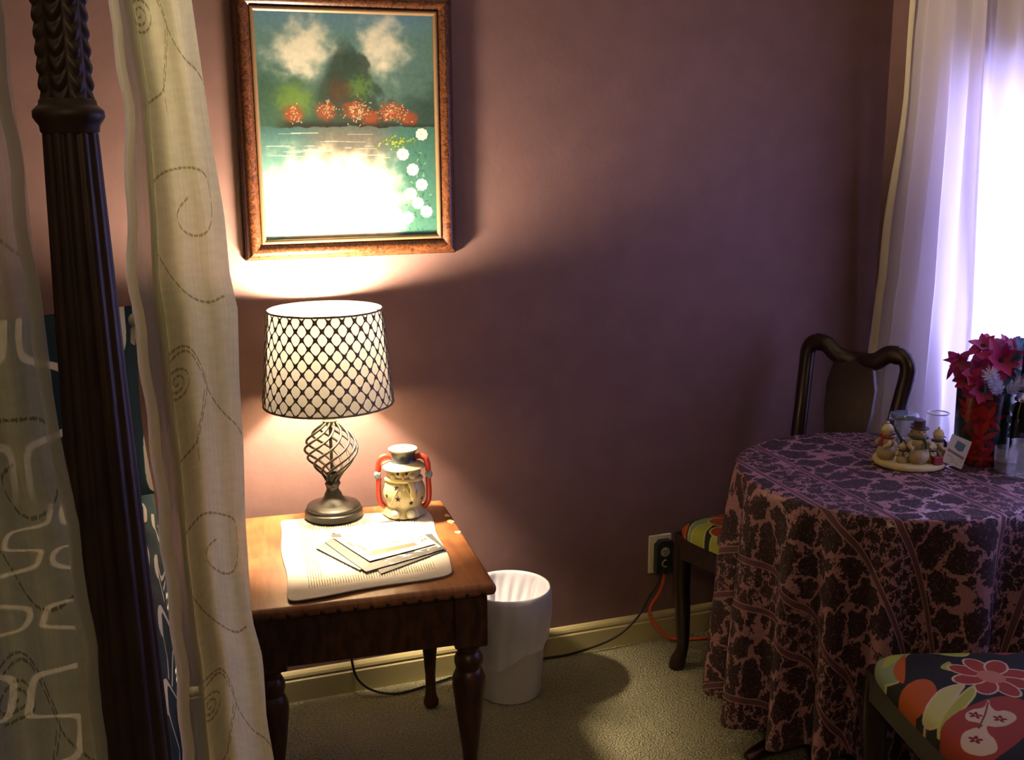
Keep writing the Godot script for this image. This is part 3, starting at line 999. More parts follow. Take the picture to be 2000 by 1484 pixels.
# ------------------------------------------------------------------ table lamp
func lamp() -> void:
	var o := thing("table_lamp", "lit table lamp with a twisted black cage base and a lattice drum shade", "lamp", Vector3(0.418, 0.5665, 0.166))
	var base := B.new()
	base.lathe([Vector2(0, 0), Vector2(0.068, 0.0), Vector2(0.0715, 0.004), Vector2(0.071, 0.018), Vector2(0.066, 0.021), Vector2(0.0655, 0.024), Vector2(0.0665, 0.028), Vector2(0.062, 0.033), Vector2(0.045, 0.038), Vector2(0.030, 0.044), Vector2(0.023, 0.053), Vector2(0.020, 0.062), Vector2(0.017, 0.066)], 48, Transform3D(), 55)
	obj("base", base, m.black_metal, o)
	var stem := B.new()
	stem.lathe([Vector2(0.017, 0.064), Vector2(0.0145, 0.072), Vector2(0.0165, 0.080), Vector2(0.019, 0.086), Vector2(0.0165, 0.092), Vector2(0.014, 0.10), Vector2(0.0145, 0.112)], 36, Transform3D(), 60, func(an, y): return 1.0 + 0.05 * cos(5.0 * an + y * 120.0))
	obj("stem", stem, m.black_metal, o)
	var N := 10
	for k in N:
		var path := []
		for s in 33:
			var q := s / 32.0
			var y := lerpf(0.095, 0.245, q)
			var r := 0.0125 + 0.050 * pow(sin(PI * pow(q, 1.15)), 1.15) + 0.003 * (1.0 - q)
			var an := TAU * k / N - q * 3.3
			path.append(Vector3(r * cos(an), y, r * sin(an)))
		var b := B.new()
		b.tube(path, 0.0031, 8)
		obj("cage_bar", b, m.black_metal, o)
	var rod := B.new()
	rod.tube([Vector3(0, 0.10, 0), Vector3(0, 0.30, 0)], 0.004, 10)
	obj("rod", rod, m.black_metal, o)
	var cap := B.new()
	cap.lathe([Vector2(0.012, 0.236), Vector2(0.0165, 0.241), Vector2(0.0175, 0.246), Vector2(0.0135, 0.250), Vector2(0.0125, 0.256), Vector2(0.016, 0.264), Vector2(0.027, 0.270), Vector2(0.028, 0.272), Vector2(0.008, 0.274), Vector2(0.0075, 0.30), Vector2(0.013, 0.302), Vector2(0.014, 0.35), Vector2(0.012, 0.390), Vector2(0, 0.391)], 28, Transform3D(), 50)
	obj("neck", cap, m.black_metal, o)
	# shade: cloth lining, wire rings and crossing lattice strips
	var y0 := 0.290
	var y1 := 0.520
	var r0 := 0.156
	var r1 := 0.136
	var sh := Node3D.new()
	sh.name = "shade"
	o.add_child(sh, true)
	var ln := B.new()
	var rows := []
	for q in [[r0 - 0.004, y0], [lerpf(r0, r1, 0.5) - 0.004, (y0 + y1) / 2], [r1 - 0.004, y1]]:
		var row := PackedVector3Array()
		for s in 73:
			var an := TAU * s / 72
			row.append(Vector3(q[0] * cos(an), q[1], q[0] * sin(an)))
		rows.append(row)
	ln.grid(rows, [], true)
	obj("lining", ln, m.shade, sh)
	for q in [[r0, y0], [r1, y1]]:
		var ring := B.new()
		var pr := []
		for k in 9:
			var a := TAU * k / 8.0 - PI / 2
			pr.append(Vector2(q[0] + 0.0026 * cos(a), q[1] + 0.0026 * sin(a)))
		ring.lathe(pr, 72, Transform3D(), 100)
		obj("ring", ring, m.lattice, sh)
	var S := 28
	for dir in [-1.0, 1.0]:
		var b := B.new()
		var seg := 48
		var tw := 1.30
		var nx := tw * S / PI   # crossings met along one strip
		for side in [0, 1]:
			var rr := []
			for s in seg + 1:
				var q := float(s) / seg
				var an: float = dir * tw * q
				var cr := absf(cos(PI * nx * q))
				var wd := 0.0013 + 0.0028 * pow(cr, 3.0)
				var R: float = lerpf(r0, r1, q) + 0.0012 + 0.0012 * dir * cos(PI * nx * q)
				var y := lerpf(y0, y1, q)
				var d := Vector3(-sin(an) * dir * tw * R, y1 - y0, cos(an) * dir * tw * R).normalized()
				var out := Vector3(cos(an), 0, sin(an))
				var ac := d.cross(out).normalized() * wd
				var p := Vector3(R * cos(an), y, R * sin(an))
				if side == 0:
					rr.append(PackedVector3Array([p + ac, p + out * 0.0013, p - ac]))
				else:
					rr.append(PackedVector3Array([p - ac, p - out * 0.0006, p + ac]))
			b.grid(rr)
		var me := b.commit(m.lattice)
		for k in S:
			var q := MeshInstance3D.new()
			q.name = "lattice_strip"
			q.mesh = me
			q.rotation.y = TAU * k / S
			sh.add_child(q, true)
	var sp := B.new()
	for k in 3:
		var a := TAU * k / 3.0 + 0.4
		sp.tube([Vector3(0.012 * cos(a), y1 - 0.012, 0.012 * sin(a)), Vector3((r1 - 0.002) * cos(a), y1, (r1 - 0.002) * sin(a))], 0.0015, 6)
	obj("spider", sp, m.black_metal, sh)
	var harp := B.new()
	var hp := []
	for k in 25:
		var a := PI * k / 24.0
		hp.append(Vector3(0.055 * cos(a) * (0.5 + 0.5 * sin(a)) , 0.315 + 0.2 * pow(sin(a), 0.8), 0.0))
	harp.tube(hp, 0.0015, 6)
	harp.tube([Vector3(0, 0.505, 0), Vector3(0, 0.523, 0)], [0.005, 0.004], 8)
	obj("harp", harp, m.black_metal, o)
	var bulb := B.new()
	bulb.ball(Vector3(0, 0.478, 0), Vector3(0.037, 0.038, 0.037), 20, 12)
	bulb.lathe([Vector2(0.012, 0.388), Vector2(0.014, 0.395), Vector2(0.028, 0.446)], 18)
	obj("bulb", bulb, m.bulb, o)
	var li := OmniLight3D.new()
	li.name = "bulb_light"
	li.position = Vector3(0, 0.478, 0)
	li.light_color = Color(1.0, 0.89, 0.75)
	li.light_energy = 2.45
	li.light_size = 0.034
	li.omni_range = 8.0
	li.omni_attenuation = 2.0
	li.shadow_enabled = true
	o.add_child(li)
	# its flex: down behind the table and along the floor to the outlet
	var cord := B.new()
	var w := [Vector3(0.44, 0.577, 0.10), Vector3(0.45, 0.567, 0.05), Vector3(0.46, 0.53, 0.022), Vector3(0.47, 0.30, 0.030), Vector3(0.47, 0.10, 0.035), Vector3(0.50, 0.03, 0.05), Vector3(0.575, 0.006, 0.075), Vector3(0.68, 0.006, 0.06), Vector3(0.775, 0.006, 0.035), Vector3(0.90, 0.006, 0.024), Vector3(1.027, 0.006, 0.023), Vector3(1.127, 0.008, 0.026), Vector3(1.25, 0.035, 0.030), Vector3(1.325, 0.088, 0.032), Vector3(1.361, 0.148, 0.034), Vector3(1.398, 0.203, 0.034), Vector3(1.406, 0.235, 0.040)]
	var pts := []
	for q in smooth(w, false, 8):
		pts.append(q - o.position)
	cord.tube(pts, 0.0032, 8)
	obj("cord", cord, mat(Color(0.05, 0.05, 0.05), 0.5), o)

# ------------------------------------------------------------------ snowman lantern
func star_poly(r: float) -> PackedVector2Array:
	var p := PackedVector2Array()
	for k in 10:
		var a := PI / 2 + TAU * k / 10.0
		p.append(Vector2(cos(a), sin(a)) * (r if k % 2 == 0 else r * 0.42))
	return p

func prof_r(prof: Array, y: float) -> float:
	for k in prof.size() - 1:
		if y >= prof[k].y and y <= prof[k + 1].y and prof[k + 1].y > prof[k].y:
			return lerpf(prof[k].x, prof[k + 1].x, (y - prof[k].y) / (prof[k + 1].y - prof[k].y))
	return prof[prof.size() - 1].x

func snowman_lantern() -> void:
	var o := thing("snowman_lantern", "small ceramic snowman lantern with red arms and star cut outs, beside the lamp", "lantern", Vector3(0.588, 0.5662, 0.208), -0.30)
	var cer := mat(Color(0.66, 0.62, 0.47), 0.22)
	var hatm := mat(Color(0.25, 0.27, 0.275), 0.25)
	var red := mat(Color(0.72, 0.22, 0.15), 0.3)
	var dark := mat(Color(0.04, 0.035, 0.03), 0.8)
	var body := [Vector2(0, 0), Vector2(0.049, 0), Vector2(0.0535, 0.004), Vector2(0.052, 0.010), Vector2(0.046, 0.020), Vector2(0.043, 0.026), Vector2(0.046, 0.031), Vector2(0.051, 0.042), Vector2(0.0535, 0.055), Vector2(0.0525, 0.068), Vector2(0.048, 0.081), Vector2(0.042, 0.090), Vector2(0.0385, 0.094), Vector2(0.041, 0.100), Vector2(0.0435, 0.110), Vector2(0.0425, 0.121), Vector2(0.038, 0.130)]
	var bl := B.new()
	bl.lathe(body, 44, Transform3D(), 60, func(an, y): return 1.0 + (0.03 * sin(an * 9.0) if y < 0.022 else 0.0))
	obj("body", bl, cer, o)
	var hat := B.new()
	hat.lathe([Vector2(0.036, 0.128), Vector2(0.050, 0.123), Vector2(0.0545, 0.124), Vector2(0.053, 0.128), Vector2(0.042, 0.133), Vector2(0.032, 0.137), Vector2(0.0285, 0.143), Vector2(0.0290, 0.155), Vector2(0.0325, 0.164), Vector2(0.036, 0.167), Vector2(0.036, 0.1695), Vector2(0.033, 0.171), Vector2(0.0, 0.1715)], 40, Transform3D(), 55, func(an, y): return 1.0 + (0.04 * sin(an * 4.0) if y < 0.132 else 0.0))
	var hn := obj("hat", hat, cer, o)
	var band := B.new()
	band.lathe([Vector2(0.0325, 0.1375), Vector2(0.0298, 0.143), Vector2(0.0302, 0.155), Vector2(0.0338, 0.1635)], 40)
	obj("hat_band", band, hatm, hn)
	var hole := B.new()
	hole.lathe([Vector2(0.004, 0.1715), Vector2(0.0, 0.1722)], 12)
	obj("vent_hole", hole, dark, hn)
	# scarf, coat edge, feet
	var sc := B.new()
	var ring := []
	for k in 33:
		var a := TAU * k / 32.0
		ring.append(Vector3(0.0425 * cos(a), 0.093 + 0.004 * cos(a - PI / 2), 0.0425 * sin(a)))
	sc.tube(ring, 0.0062, 8, false)
	sc.tube(smooth([Vector3(0.020, 0.092, 0.042), Vector3(0.026, 0.080, 0.050), Vector3(0.026, 0.064, 0.053), Vector3(0.028, 0.055, 0.052)], false, 4), 0.0065, 8, true, Vector2(1.3, 0.6))
	obj("scarf", sc, mat(Color(0.76, 0.70, 0.48), 0.25), o)
	var coat := B.new()
	for sg in [-1.0, 1.0]:
		var e := []
		for k in 13:
			var y := lerpf(0.088, 0.032, k / 12.0)
			var an: float = PI / 2 + sg * (0.12 + 0.55 * k / 12.0)
			var r := prof_r(body, y) + 0.0005
			e.append(Vector3(r * cos(an), y, r * sin(an)))
		coat.tube(e, 0.0017, 6)
	obj("coat_edge", coat, cer, o)
	for sg in [-1.0, 1.0]:
		var f := B.new()
		f.ball(Vector3(sg * 0.019, 0.012, 0.043), Vector3(0.013, 0.012, 0.014), 16, 9)
		obj("boot", f, mat(Color(0.72, 0.70, 0.62), 0.25), o)
	# face
	for q in [[-0.26, 0.1155], [0.24, 0.1155]]:
		var b := B.new()
		var r := prof_r(body, q[1])
		b.ball(Vector3(r * sin(q[0]), q[1], r * cos(q[0])), Vector3(0.0032, 0.0040, 0.0026), 10, 6)
		obj("eye", b, dark, o)
	var ns := B.new()
	ns.tube([Vector3(0.001, 0.112, 0.040), Vector3(0.002, 0.110, 0.050), Vector3(0.003, 0.107, 0.059)], [0.0045, 0.003, 0.0006], 10)
	obj("nose", ns, mat(Color(0.80, 0.55, 0.30), 0.3), o)
	for sg in [-1.0, 1.0]:
		var b := B.new()
		b.ball(Vector3(sg * 0.023, 0.106, 0.036), Vector3(0.009, 0.008, 0.006), 14, 8)
		obj("cheek", b, cer, o)
	var sm := B.new()
	var sp := []
	for k in 11:
		var a := lerpf(-0.42, 0.42, k / 10.0)
		var y := 0.1005 + 0.018 * a * a
		var r := prof_r(body, y) + 0.0002
		sp.append(Vector3(r * sin(a), y, r * cos(a)))
	sm.tube(sp, 0.001, 5)
	obj("smile", sm, mat(Color(0.35, 0.2, 0.15), 0.4), o)
	# star shaped cut outs
	for q in [[-0.32, 0.081, 0.0058], [-0.22, 0.054, 0.0066], [0.40, 0.042, 0.0058], [0.62, 0.070, 0.0060], [-0.85, 0.058, 0.0055], [1.05, 0.048, 0.0055], [0.75, 0.098, 0.0050], [0.04, 0.150, 0.0052]]:
		var poly := star_poly(q[2] * 1.3)
		var b := B.new()
		var cpos := Vector3.ZERO
		var pts := []
		for p in poly:
			var y: float = q[1] + p.y
			var r := (prof_r(body, y) if q[1] < 0.13 else 0.0312 + (y - 0.15) * 0.2) + 0.0006
			var an: float = q[0] + p.x / r
			pts.append(Vector3(r * sin(an), y, r * cos(an)))
			cpos += pts[-1] / 10.0
		cpos += Vector3(sin(q[0]), 0, cos(q[0])) * 0.0004
		for k in 10:
			b.flat([cpos, pts[(k + 1) % 10], pts[k]])
		obj("star_cutout", b, dark, o)
	# arms that make the lantern's side tubes
	for sg in [-1.0, 1.0]:
		var a := B.new()
		a.tube(smooth([Vector3(sg * 0.030, 0.147, 0), Vector3(sg * 0.044, 0.150, 0.002), Vector3(sg * 0.056, 0.143, 0.003), Vector3(sg * 0.061, 0.128, 0.004), Vector3(sg * 0.062, 0.112, 0.006)], false, 5), 0.0072, 12)
		var arm := obj("arm", a, red, o)
		var mt := B.new()
		mt.ball(Vector3(sg * 0.064, 0.104, 0.008), Vector3(0.0085, 0.011, 0.009), 14, 9)
		mt.ball(Vector3(sg * 0.058, 0.106, 0.013), Vector3(0.0035, 0.006, 0.004), 10, 7)
		obj("mitten", mt, mat(Color(0.42, 0.48, 0.52), 0.3), arm, "grey blue mitten")
		var tb := B.new()
		tb.tube(smooth([Vector3(sg * 0.061, 0.094, 0.002), Vector3(sg * 0.0625, 0.07, 0.002), Vector3(sg * 0.062, 0.045, 0.002), Vector3(sg * 0.058, 0.028, 0.001), Vector3(sg * 0.048, 0.018, 0)], false, 5), 0.0068, 12)
		obj("side_tube", tb, red, o)

# ------------------------------------------------------------------ placemat and papers
func quad_sheet(q: Array, y: float, th: float, warp := 0.0) -> B:
	var b := B.new()
	for side in [1, 0]:
		var rows := []
		var uvs := []
		for r in 13:
			var row := PackedVector3Array()
			var ur := []
			for c in 13:
				var u := c / 12.0
				var v := r / 12.0
				var p: Vector2 = q[0].lerp(q[1], u).lerp(q[3].lerp(q[2], u), v)
				row.append(Vector3(p.x, y + th * side + warp * (pow(u - 0.5, 2.0) + pow(v - 0.5, 2.0)), p.y))
				ur.append(Vector2(u, v))
			if side:
				row.reverse()
				ur.reverse()
			rows.append(row)
			uvs.append(ur)
		b.grid(rows, uvs)
	for e in 4:
		var rows := [PackedVector3Array(), PackedVector3Array()]
		for s in 13:
			var u := s / 12.0
			var p: Vector2 = q[e].lerp(q[(e + 1) % 4], u)
			var w := warp * (0.25 + pow(u - 0.5, 2.0))
			rows[0].append(Vector3(p.x, y + w, p.y))
			rows[1].append(Vector3(p.x, y + th + w, p.y))
		b.grid(rows)
	return b

func placemat_and_papers() -> void:
	var q := [Vector2(0.286, 0.138), Vector2(0.652, 0.192), Vector2(0.597, 0.624), Vector2(0.239, 0.652)]
	# ribbed weave: real ribs, with coarse olive threads between them near the borders
	var im := Image.create(512, 512, false, Image.FORMAT_RGB8)
	im.fill(Color(0.80, 0.78, 0.71))
	var r := RandomNumberGenerator.new()
	r.seed = 2
	for k in 50:
		var x := 64 + k * 8
		for y in range(56, 462):
			var edge := minf(minf(y - 56, 461 - y), (x - 60.0) * 0.8)
			var p := 0.85 if edge < 50 else 0.25
			if r.randf() < p:
				im.set_pixel(x, y, Color(0.36, 0.35, 0.16))
				if edge < 40:
					im.set_pixel(x + 1, y, Color(0.45, 0.44, 0.24))
	var mm := mat(Color(1, 1, 1), 0.9, 0, 0.2)
	mm.albedo_texture = itex(im)
	var o := thing("placemat", "white ribbed cloth placemat under the lamp and papers", "placemat")
	var b := B.new()
	for side in 2:
		var rows := []
		var uvs := []
		for j in 61:
			var row := PackedVector3Array()
			var ur := []
			for k in 201:
				var u := k / 200.0
				var v := j / 60.0
				# rounded corners and a slightly wavy outline
				var uu := u
				var vv := v
				var cu := absf(u - 0.5) * 2.0
				var cv := absf(v - 0.5) * 2.0
				var pull := 0.035 * pow(cu, 14.0) * pow(cv, 14.0)
				uu = 0.5 + (u - 0.5) * (1.0 - pull)
				vv = 0.5 + (v - 0.5) * (1.0 - pull)
				var p: Vector2 = q[0].lerp(q[1], uu).lerp(q[3].lerp(q[2], uu), vv)
				p += Vector2(0.003 * sin(v * 11.0) * pow(cu, 4.0), 0.003 * sin(u * 9.0) * pow(cv, 4.0))
				var inside := u > 0.12 and u < 0.90 and v > 0.10 and v < 0.905
				var y := 0.5605
				if side == 0:
					y += 0.0045 if not inside else 0.0042 - (0.0014 if k % 4 == 0 else 0.0)
					y -= 0.002 * pow(maxf(cu, cv), 30.0)
				y += 0.003 * pow(v, 8.0) * (1.0 + 0.5 * sin(u * 6.0))
				row.append(Vector3(p.x, y, p.y))
				ur.append(Vector2(u, v))
			if side == 0:
				row.reverse()
				ur.reverse()
			rows.append(row)
			uvs.append(ur)
		b.grid(rows, uvs)
	obj("mat", b, mm, o)
	# printed sheets
	var prints := []
	for k in 5:
		prints.append(Image.create(192, 192, false, Image.FORMAT_RGB8))
	prints[0].fill(Color(0.30, 0.30, 0.28))
	for n in 60:
		blot(prints[0], Vector2(r.randf() * 192, r.randf() * 192), Vector2(r.randf_range(8, 26), r.randf_range(2, 6)), r.randf_range(-0.5, 0.5), [Color(0.19, 0.21, 0.20), Color(0.36, 0.35, 0.32), Color(0.25, 0.26, 0.25)][r.randi() % 3])
	prints[1].fill(Color(0.79, 0.77, 0.70))
	for y in 192:
		for x in range(6, 120):
			prints[1].set_pixel(x, y, Color(0.20, 0.32, 0.35).lerp(Color(0.34, 0.38, 0.37), y / 192.0))
	prints[2].fill(Color(0.77, 0.74, 0.68))
	for n in 40:
		blot(prints[2], Vector2(r.randf() * 192, 150 + r.randf() * 36), Vector2(r.randf_range(8, 22), r.randf_range(3, 8)), r.randf_range(-0.6, 0.6), [Color(0.26, 0.27, 0.26), Color(0.34, 0.33, 0.31), Color(0.21, 0.22, 0.22)][r.randi() % 3])
	fill_poly(prints[2], [Vector2(0, 0), Vector2(24, 0), Vector2(60, 192), Vector2(0, 192)], Color(0.32, 0.31, 0.29))
	prints[3].fill(Color(0.78, 0.76, 0.69))
	fill_poly(prints[3], [Vector2(0, 0), Vector2(26, 0), Vector2(20, 26), Vector2(0, 20)], Color(0.20, 0.21, 0.20))
	for n in 14:
		blot(prints[3], Vector2(10 + r.randf() * 18, 60 + r.randf() * 110), Vector2(r.randf_range(6, 16), r.randf_range(2, 4)), 1.3, Color(0.23, 0.24, 0.23))
	fill_poly(prints[3], [Vector2(30, 138), Vector2(150, 150), Vector2(150, 172), Vector2(30, 168)], Color(0.38, 0.32, 0.22))
	for n in 20:
		blot(prints[3], Vector2(80 + r.randf() * 60, 116 + r.randf() * 16), Vector2(6, 1.5), 0.1, Color(0.36, 0.32, 0.23))
	for n in 12:
		blot(prints[3], Vector2(150 + r.randf() * 40, 120 + r.randf() * 40), Vector2(7, 2), -0.4, Color(0.25, 0.26, 0.25))
	prints[4].fill(Color(0.77, 0.75, 0.68))
	fill_poly(prints[4], [Vector2(130, 0), Vector2(192, 0), Vector2(192, 80)], Color(0.22, 0.23, 0.23))
	var sheets := [
		[0, [Vector2(0.440, 0.372), Vector2(0.612, 0.378), Vector2(0.617, 0.488), Vector2(0.445, 0.577)], 0.5662, "brochure", "grey printed brochure at the bottom front of the paper pile"],
		[1, [Vector2(0.338, 0.372), Vector2(0.412, 0.310), Vector2(0.499, 0.490), Vector2(0.406, 0.542)], 0.5675, "brochure", "brochure with a pale blue panel sticking out at the left of the pile"],
		[2, [Vector2(0.362, 0.345), Vector2(0.578, 0.300), Vector2(0.611, 0.490), Vector2(0.416, 0.560)], 0.5688, "brochure", "white leaflet with a grey picture border in the middle of the pile"],
		[4, [Vector2(0.390, 0.278), Vector2(0.545, 0.262), Vector2(0.566, 0.300), Vector2(0.402, 0.330)], 0.5701, "leaflet", "white leaflet with a dark corner at the back of the paper pile"],
		[3, [Vector2(0.380, 0.318), Vector2(0.562, 0.289), Vector2(0.600, 0.458), Vector2(0.435, 0.510)], 0.5716, "brochure", "cream brochure with a tan stripe lying on top of the paper pile"]]
	for s in sheets:
		var pm := mat(Color(1, 1, 1), 0.45)
		pm.albedo_texture = itex(prints[s[0]])
		tag(obj(s[3], quad_sheet(s[1], s[2], 0.0009, 0.003), pm), s[4], s[3], "papers piled on the placemat")

# ------------------------------------------------------------------ wastebasket
func wastebasket() -> void:
	var o := thing("wastebasket", "white plastic wastebasket with a bag liner on the carpet", "wastebasket", Vector3(0.882, 0.0, 0.152))
	var pl := mat(Color(0.80, 0.80, 0.82), 0.4)
	var bk := B.new()
	bk.lathe([Vector2(0, 0.004), Vector2(0.080, 0.004), Vector2(0.083, 0.0), Vector2(0.0865, 0.003), Vector2(0.094, 0.12), Vector2(0.104, 0.262), Vector2(0.111, 0.268), Vector2(0.112, 0.302), Vector2(0.1095, 0.304), Vector2(0.107, 0.300), Vector2(0.100, 0.24), Vector2(0.083, 0.012), Vector2(0, 0.012)], 48, Transform3D(), 45)
	obj("bucket", bk, pl, o)
	var lm := mat(Color(0.86, 0.86, 0.90, 0.82), 0.32)
	lm.transparency = BaseMaterial3D.TRANSPARENCY_ALPHA
	lm.cull_mode = BaseMaterial3D.CULL_DISABLED
	var b := B.new()
	var rows := []
	for k in 26:
		var q := k / 25.0
		var row := PackedVector3Array()
		for s in 97:
			var an := TAU * s / 96
			var wr := sin(an * 9.0 + 2.0 * sin(an * 3.0) + q * 3.0) * 0.6 + sin(an * 21.0 + q * 9.0) * 0.35
			var r: float
			var y: float
			if q < 0.42:      # outside, hanging below the rim
				y = lerpf(0.165 + 0.05 * sin(an * 1.0 + 2.2) + 0.01 * sin(an * 5.0), 0.300, q / 0.42)
				r = 0.1135 + 0.0050 * (wr + 1.0) * (1.0 - q * 1.6)
				r -= 0.010 * smoothstep(0.26, 0.17, y)
			elif q < 0.5:
				y = 0.300 + 0.008 * sin(PI * (q - 0.42) / 0.08 * 0.9)
				r = lerpf(0.1145, 0.105, (q - 0.42) / 0.08)
			else:
				var d := (q - 0.5) / 0.5
				y = 0.304 - 0.14 * d
				r = 0.1035 - 0.045 * d * d - 0.05 * pow(d, 6.0) + 0.010 * wr * sin(PI * d)
			row.append(Vector3(r * cos(an), y, r * sin(an)))
		rows.append(row)
	b.grid(rows, [], true)
	obj("bag_liner", b, lm, o)

# ------------------------------------------------------------------ outlet, adapter, orange cord
func outlet_and_cords() -> void:
	var o := thing("wall_outlet", "ivory wall outlet plate just above the baseboard", "outlet", Vector3(1.411, 0.272, 0.0))
	var p := B.new()
	p.box(Vector3(0.074, 0.118, 0.008), Vector3(0, 0, 0.004), 0.003, 2)
	obj("plate", p, mat(Color(0.86, 0.83, 0.70), 0.4), o)
	for k in 2:
		var c := B.new()
		c.box(Vector3(0.030, 0.026, 0.004), Vector3(0.004, 0.02 - 0.04 * k, 0.0095), 0.002, 1)
		obj("receptacle", c, mat(Color(0.80, 0.77, 0.65), 0.4), o)
	var a := thing("plug_adapter", "dark grey plug in adapter covering the wall outlet", "adapter", Vector3(1.417, 0.270, 0.012))
	var dk := mat(Color(0.13, 0.14, 0.13), 0.4)
	var sl := PackedVector2Array([Vector2(-0.027, -0.052), Vector2(0.027, -0.052), Vector2(0.030, -0.048), Vector2(0.030, 0.034), Vector2(0.018, 0.050), Vector2(-0.016, 0.050), Vector2(-0.029, 0.036), Vector2(-0.030, -0.048)])
	var ab := B.new()
	ab.slab(sl, 0.022)
	obj("body", ab, dk, a)
	var so := B.new()
	so.lathe([Vector2(0.0145, 0.0), Vector2(0.0145, 0.002), Vector2(0.012, 0.003), Vector2(0, 0.003)], 28, Transform3D(Basis(Vector3.RIGHT, PI / 2), Vector3(-0.003, 0.016, 0.022)))
	var sock := obj("socket_face", so, mat(Color(0.55, 0.55, 0.48), 0.4), a)
	for q in [Vector3(-0.008, 0.020, 0.0252), Vector3(0.002, 0.020, 0.0252), Vector3(-0.003, 0.010, 0.0252)]:
		var s := B.new()
		s.box(Vector3(0.0022, 0.007, 0.001), q, 0.0004, 1)
		obj("slot", s, dk, sock)
	var cr := B.new()
	var arc := []
	for k in 17:
		var an := lerpf(PI * 0.45, PI * 1.6, k / 16.0)
		arc.append(Vector3(-0.001 + 0.0105 * cos(an), -0.020 + 0.0105 * sin(an), 0.0225))
	cr.tube(arc, 0.0022, 8)
	obj("crescent_mark", cr, mat(Color(0.62, 0.62, 0.54), 0.4), a)
	var oc := B.new()
	oc.tube(smooth([Vector3(1.412, 0.216, 0.026), Vector3(1.413, 0.195, 0.028), Vector3(1.402, 0.158, 0.026), Vector3(1.374, 0.112, 0.024), Vector3(1.374, 0.082, 0.030), Vector3(1.397, 0.044, 0.036), Vector3(1.430, 0.014, 0.045), Vector3(1.49, 0.007, 0.06), Vector3(1.6, 0.006, 0.08)], false, 8), 0.0052, 10)
	tag(obj("extension_cord", oc, mat(Color(0.82, 0.35, 0.20), 0.45)), "orange extension cord looping from the outlet to the carpet", "cord")

# ------------------------------------------------------------------ round table and cloth
const TC := Vector3(1.682, 0.0, 0.655)
const TR := 0.352
const TH := 0.688

func damask() -> Array:
	var S := 768
	var tile := 0.68
	var k := S / tile
	var im := Image.create(S, S, true, Image.FORMAT_RGB8)
	var ground := Color(0.60, 0.44, 0.46)
	var dark := Color(0.16, 0.085, 0.105)
	var mid := Color(0.36, 0.235, 0.26)
	im.fill(ground)
	var r := RandomNumberGenerator.new()
	r.seed = 17
	var f := FastNoiseLite.new()
	f.frequency = 0.025
	f.fractal_octaves = 3
	# jagged leaf clusters: large in the wide band, small sprigs in the narrow one
	var big := FastNoiseLite.new()
	big.noise_type = FastNoiseLite.TYPE_CELLULAR
	big.cellular_return_type = FastNoiseLite.RETURN_DISTANCE2_SUB
	big.frequency = 1.0
	big.seed = 14
	big.fractal_type = FastNoiseLite.FRACTAL_NONE
	var wob := FastNoiseLite.new()
	wob.seed = 3
	wob.frequency = 1.0
	wob.fractal_octaves = 4
	for y in S:
		for x in S:
			var u := x / k
			var v := y / k
			# the weave repeats: blend the far edge of the tile into the near one
			var bl := smoothstep(0.58, 0.68, v)
			var narrow := fposmod(u, 0.34) < 0.11
			var fr := 26.0 if narrow else 12.5
			var val := 0.0
			for pass_ in 2:
				var vv := v - 0.68 * pass_
				var wt := bl if pass_ else 1.0 - bl
				if wt <= 0.0:
					continue
				var un := fposmod(u, 0.34)
				var wx := wob.get_noise_2d(un * 30.0, vv * 30.0) * 0.016 + wob.get_noise_2d(un * 110.0 + 7.0, vv * 110.0) * 0.007
				var wy := wob.get_noise_2d(un * 30.0 + 50.0, vv * 30.0) * 0.016 + wob.get_noise_2d(un * 110.0, vv * 110.0 + 9.0) * 0.007
				val += wt * big.get_noise_2d((un + wx) * fr, (vv + wy) * fr * 1.25)
			var vein := absf(wob.get_noise_2d(u * 42.0, v * 42.0 + 20.0)) < 0.018
			if val > -0.87 and not vein:
				im.set_pixel(x, y, dark)
	for y in S:
		for x in S:
			var u := x / k
			var e := fposmod(u + 0.009, 0.34)
			var e2 := fposmod(u - 0.11 + 0.009, 0.34)
			var c := im.get_pixel(x, y)
			if e < 0.018 or e2 < 0.018:
				var w := minf(e, e2)
				c = mid if w > 0.003 and w < 0.015 else ground
			var nn := 1.0 + 0.10 * f.get_noise_2d(x * 4.0, y)
			im.set_pixel(x, y, Color(c.r * nn, c.g * nn, c.b * nn))
	var ro := Image.create(S, S, false, Image.FORMAT_RGB8)
	for y in S:
		for x in S:
			var g := 0.30 if im.get_pixel(x, y).g > 0.30 else 0.85
			ro.set_pixel(x, y, Color(g, g, g))
	im.generate_mipmaps()
	return [im, ro]

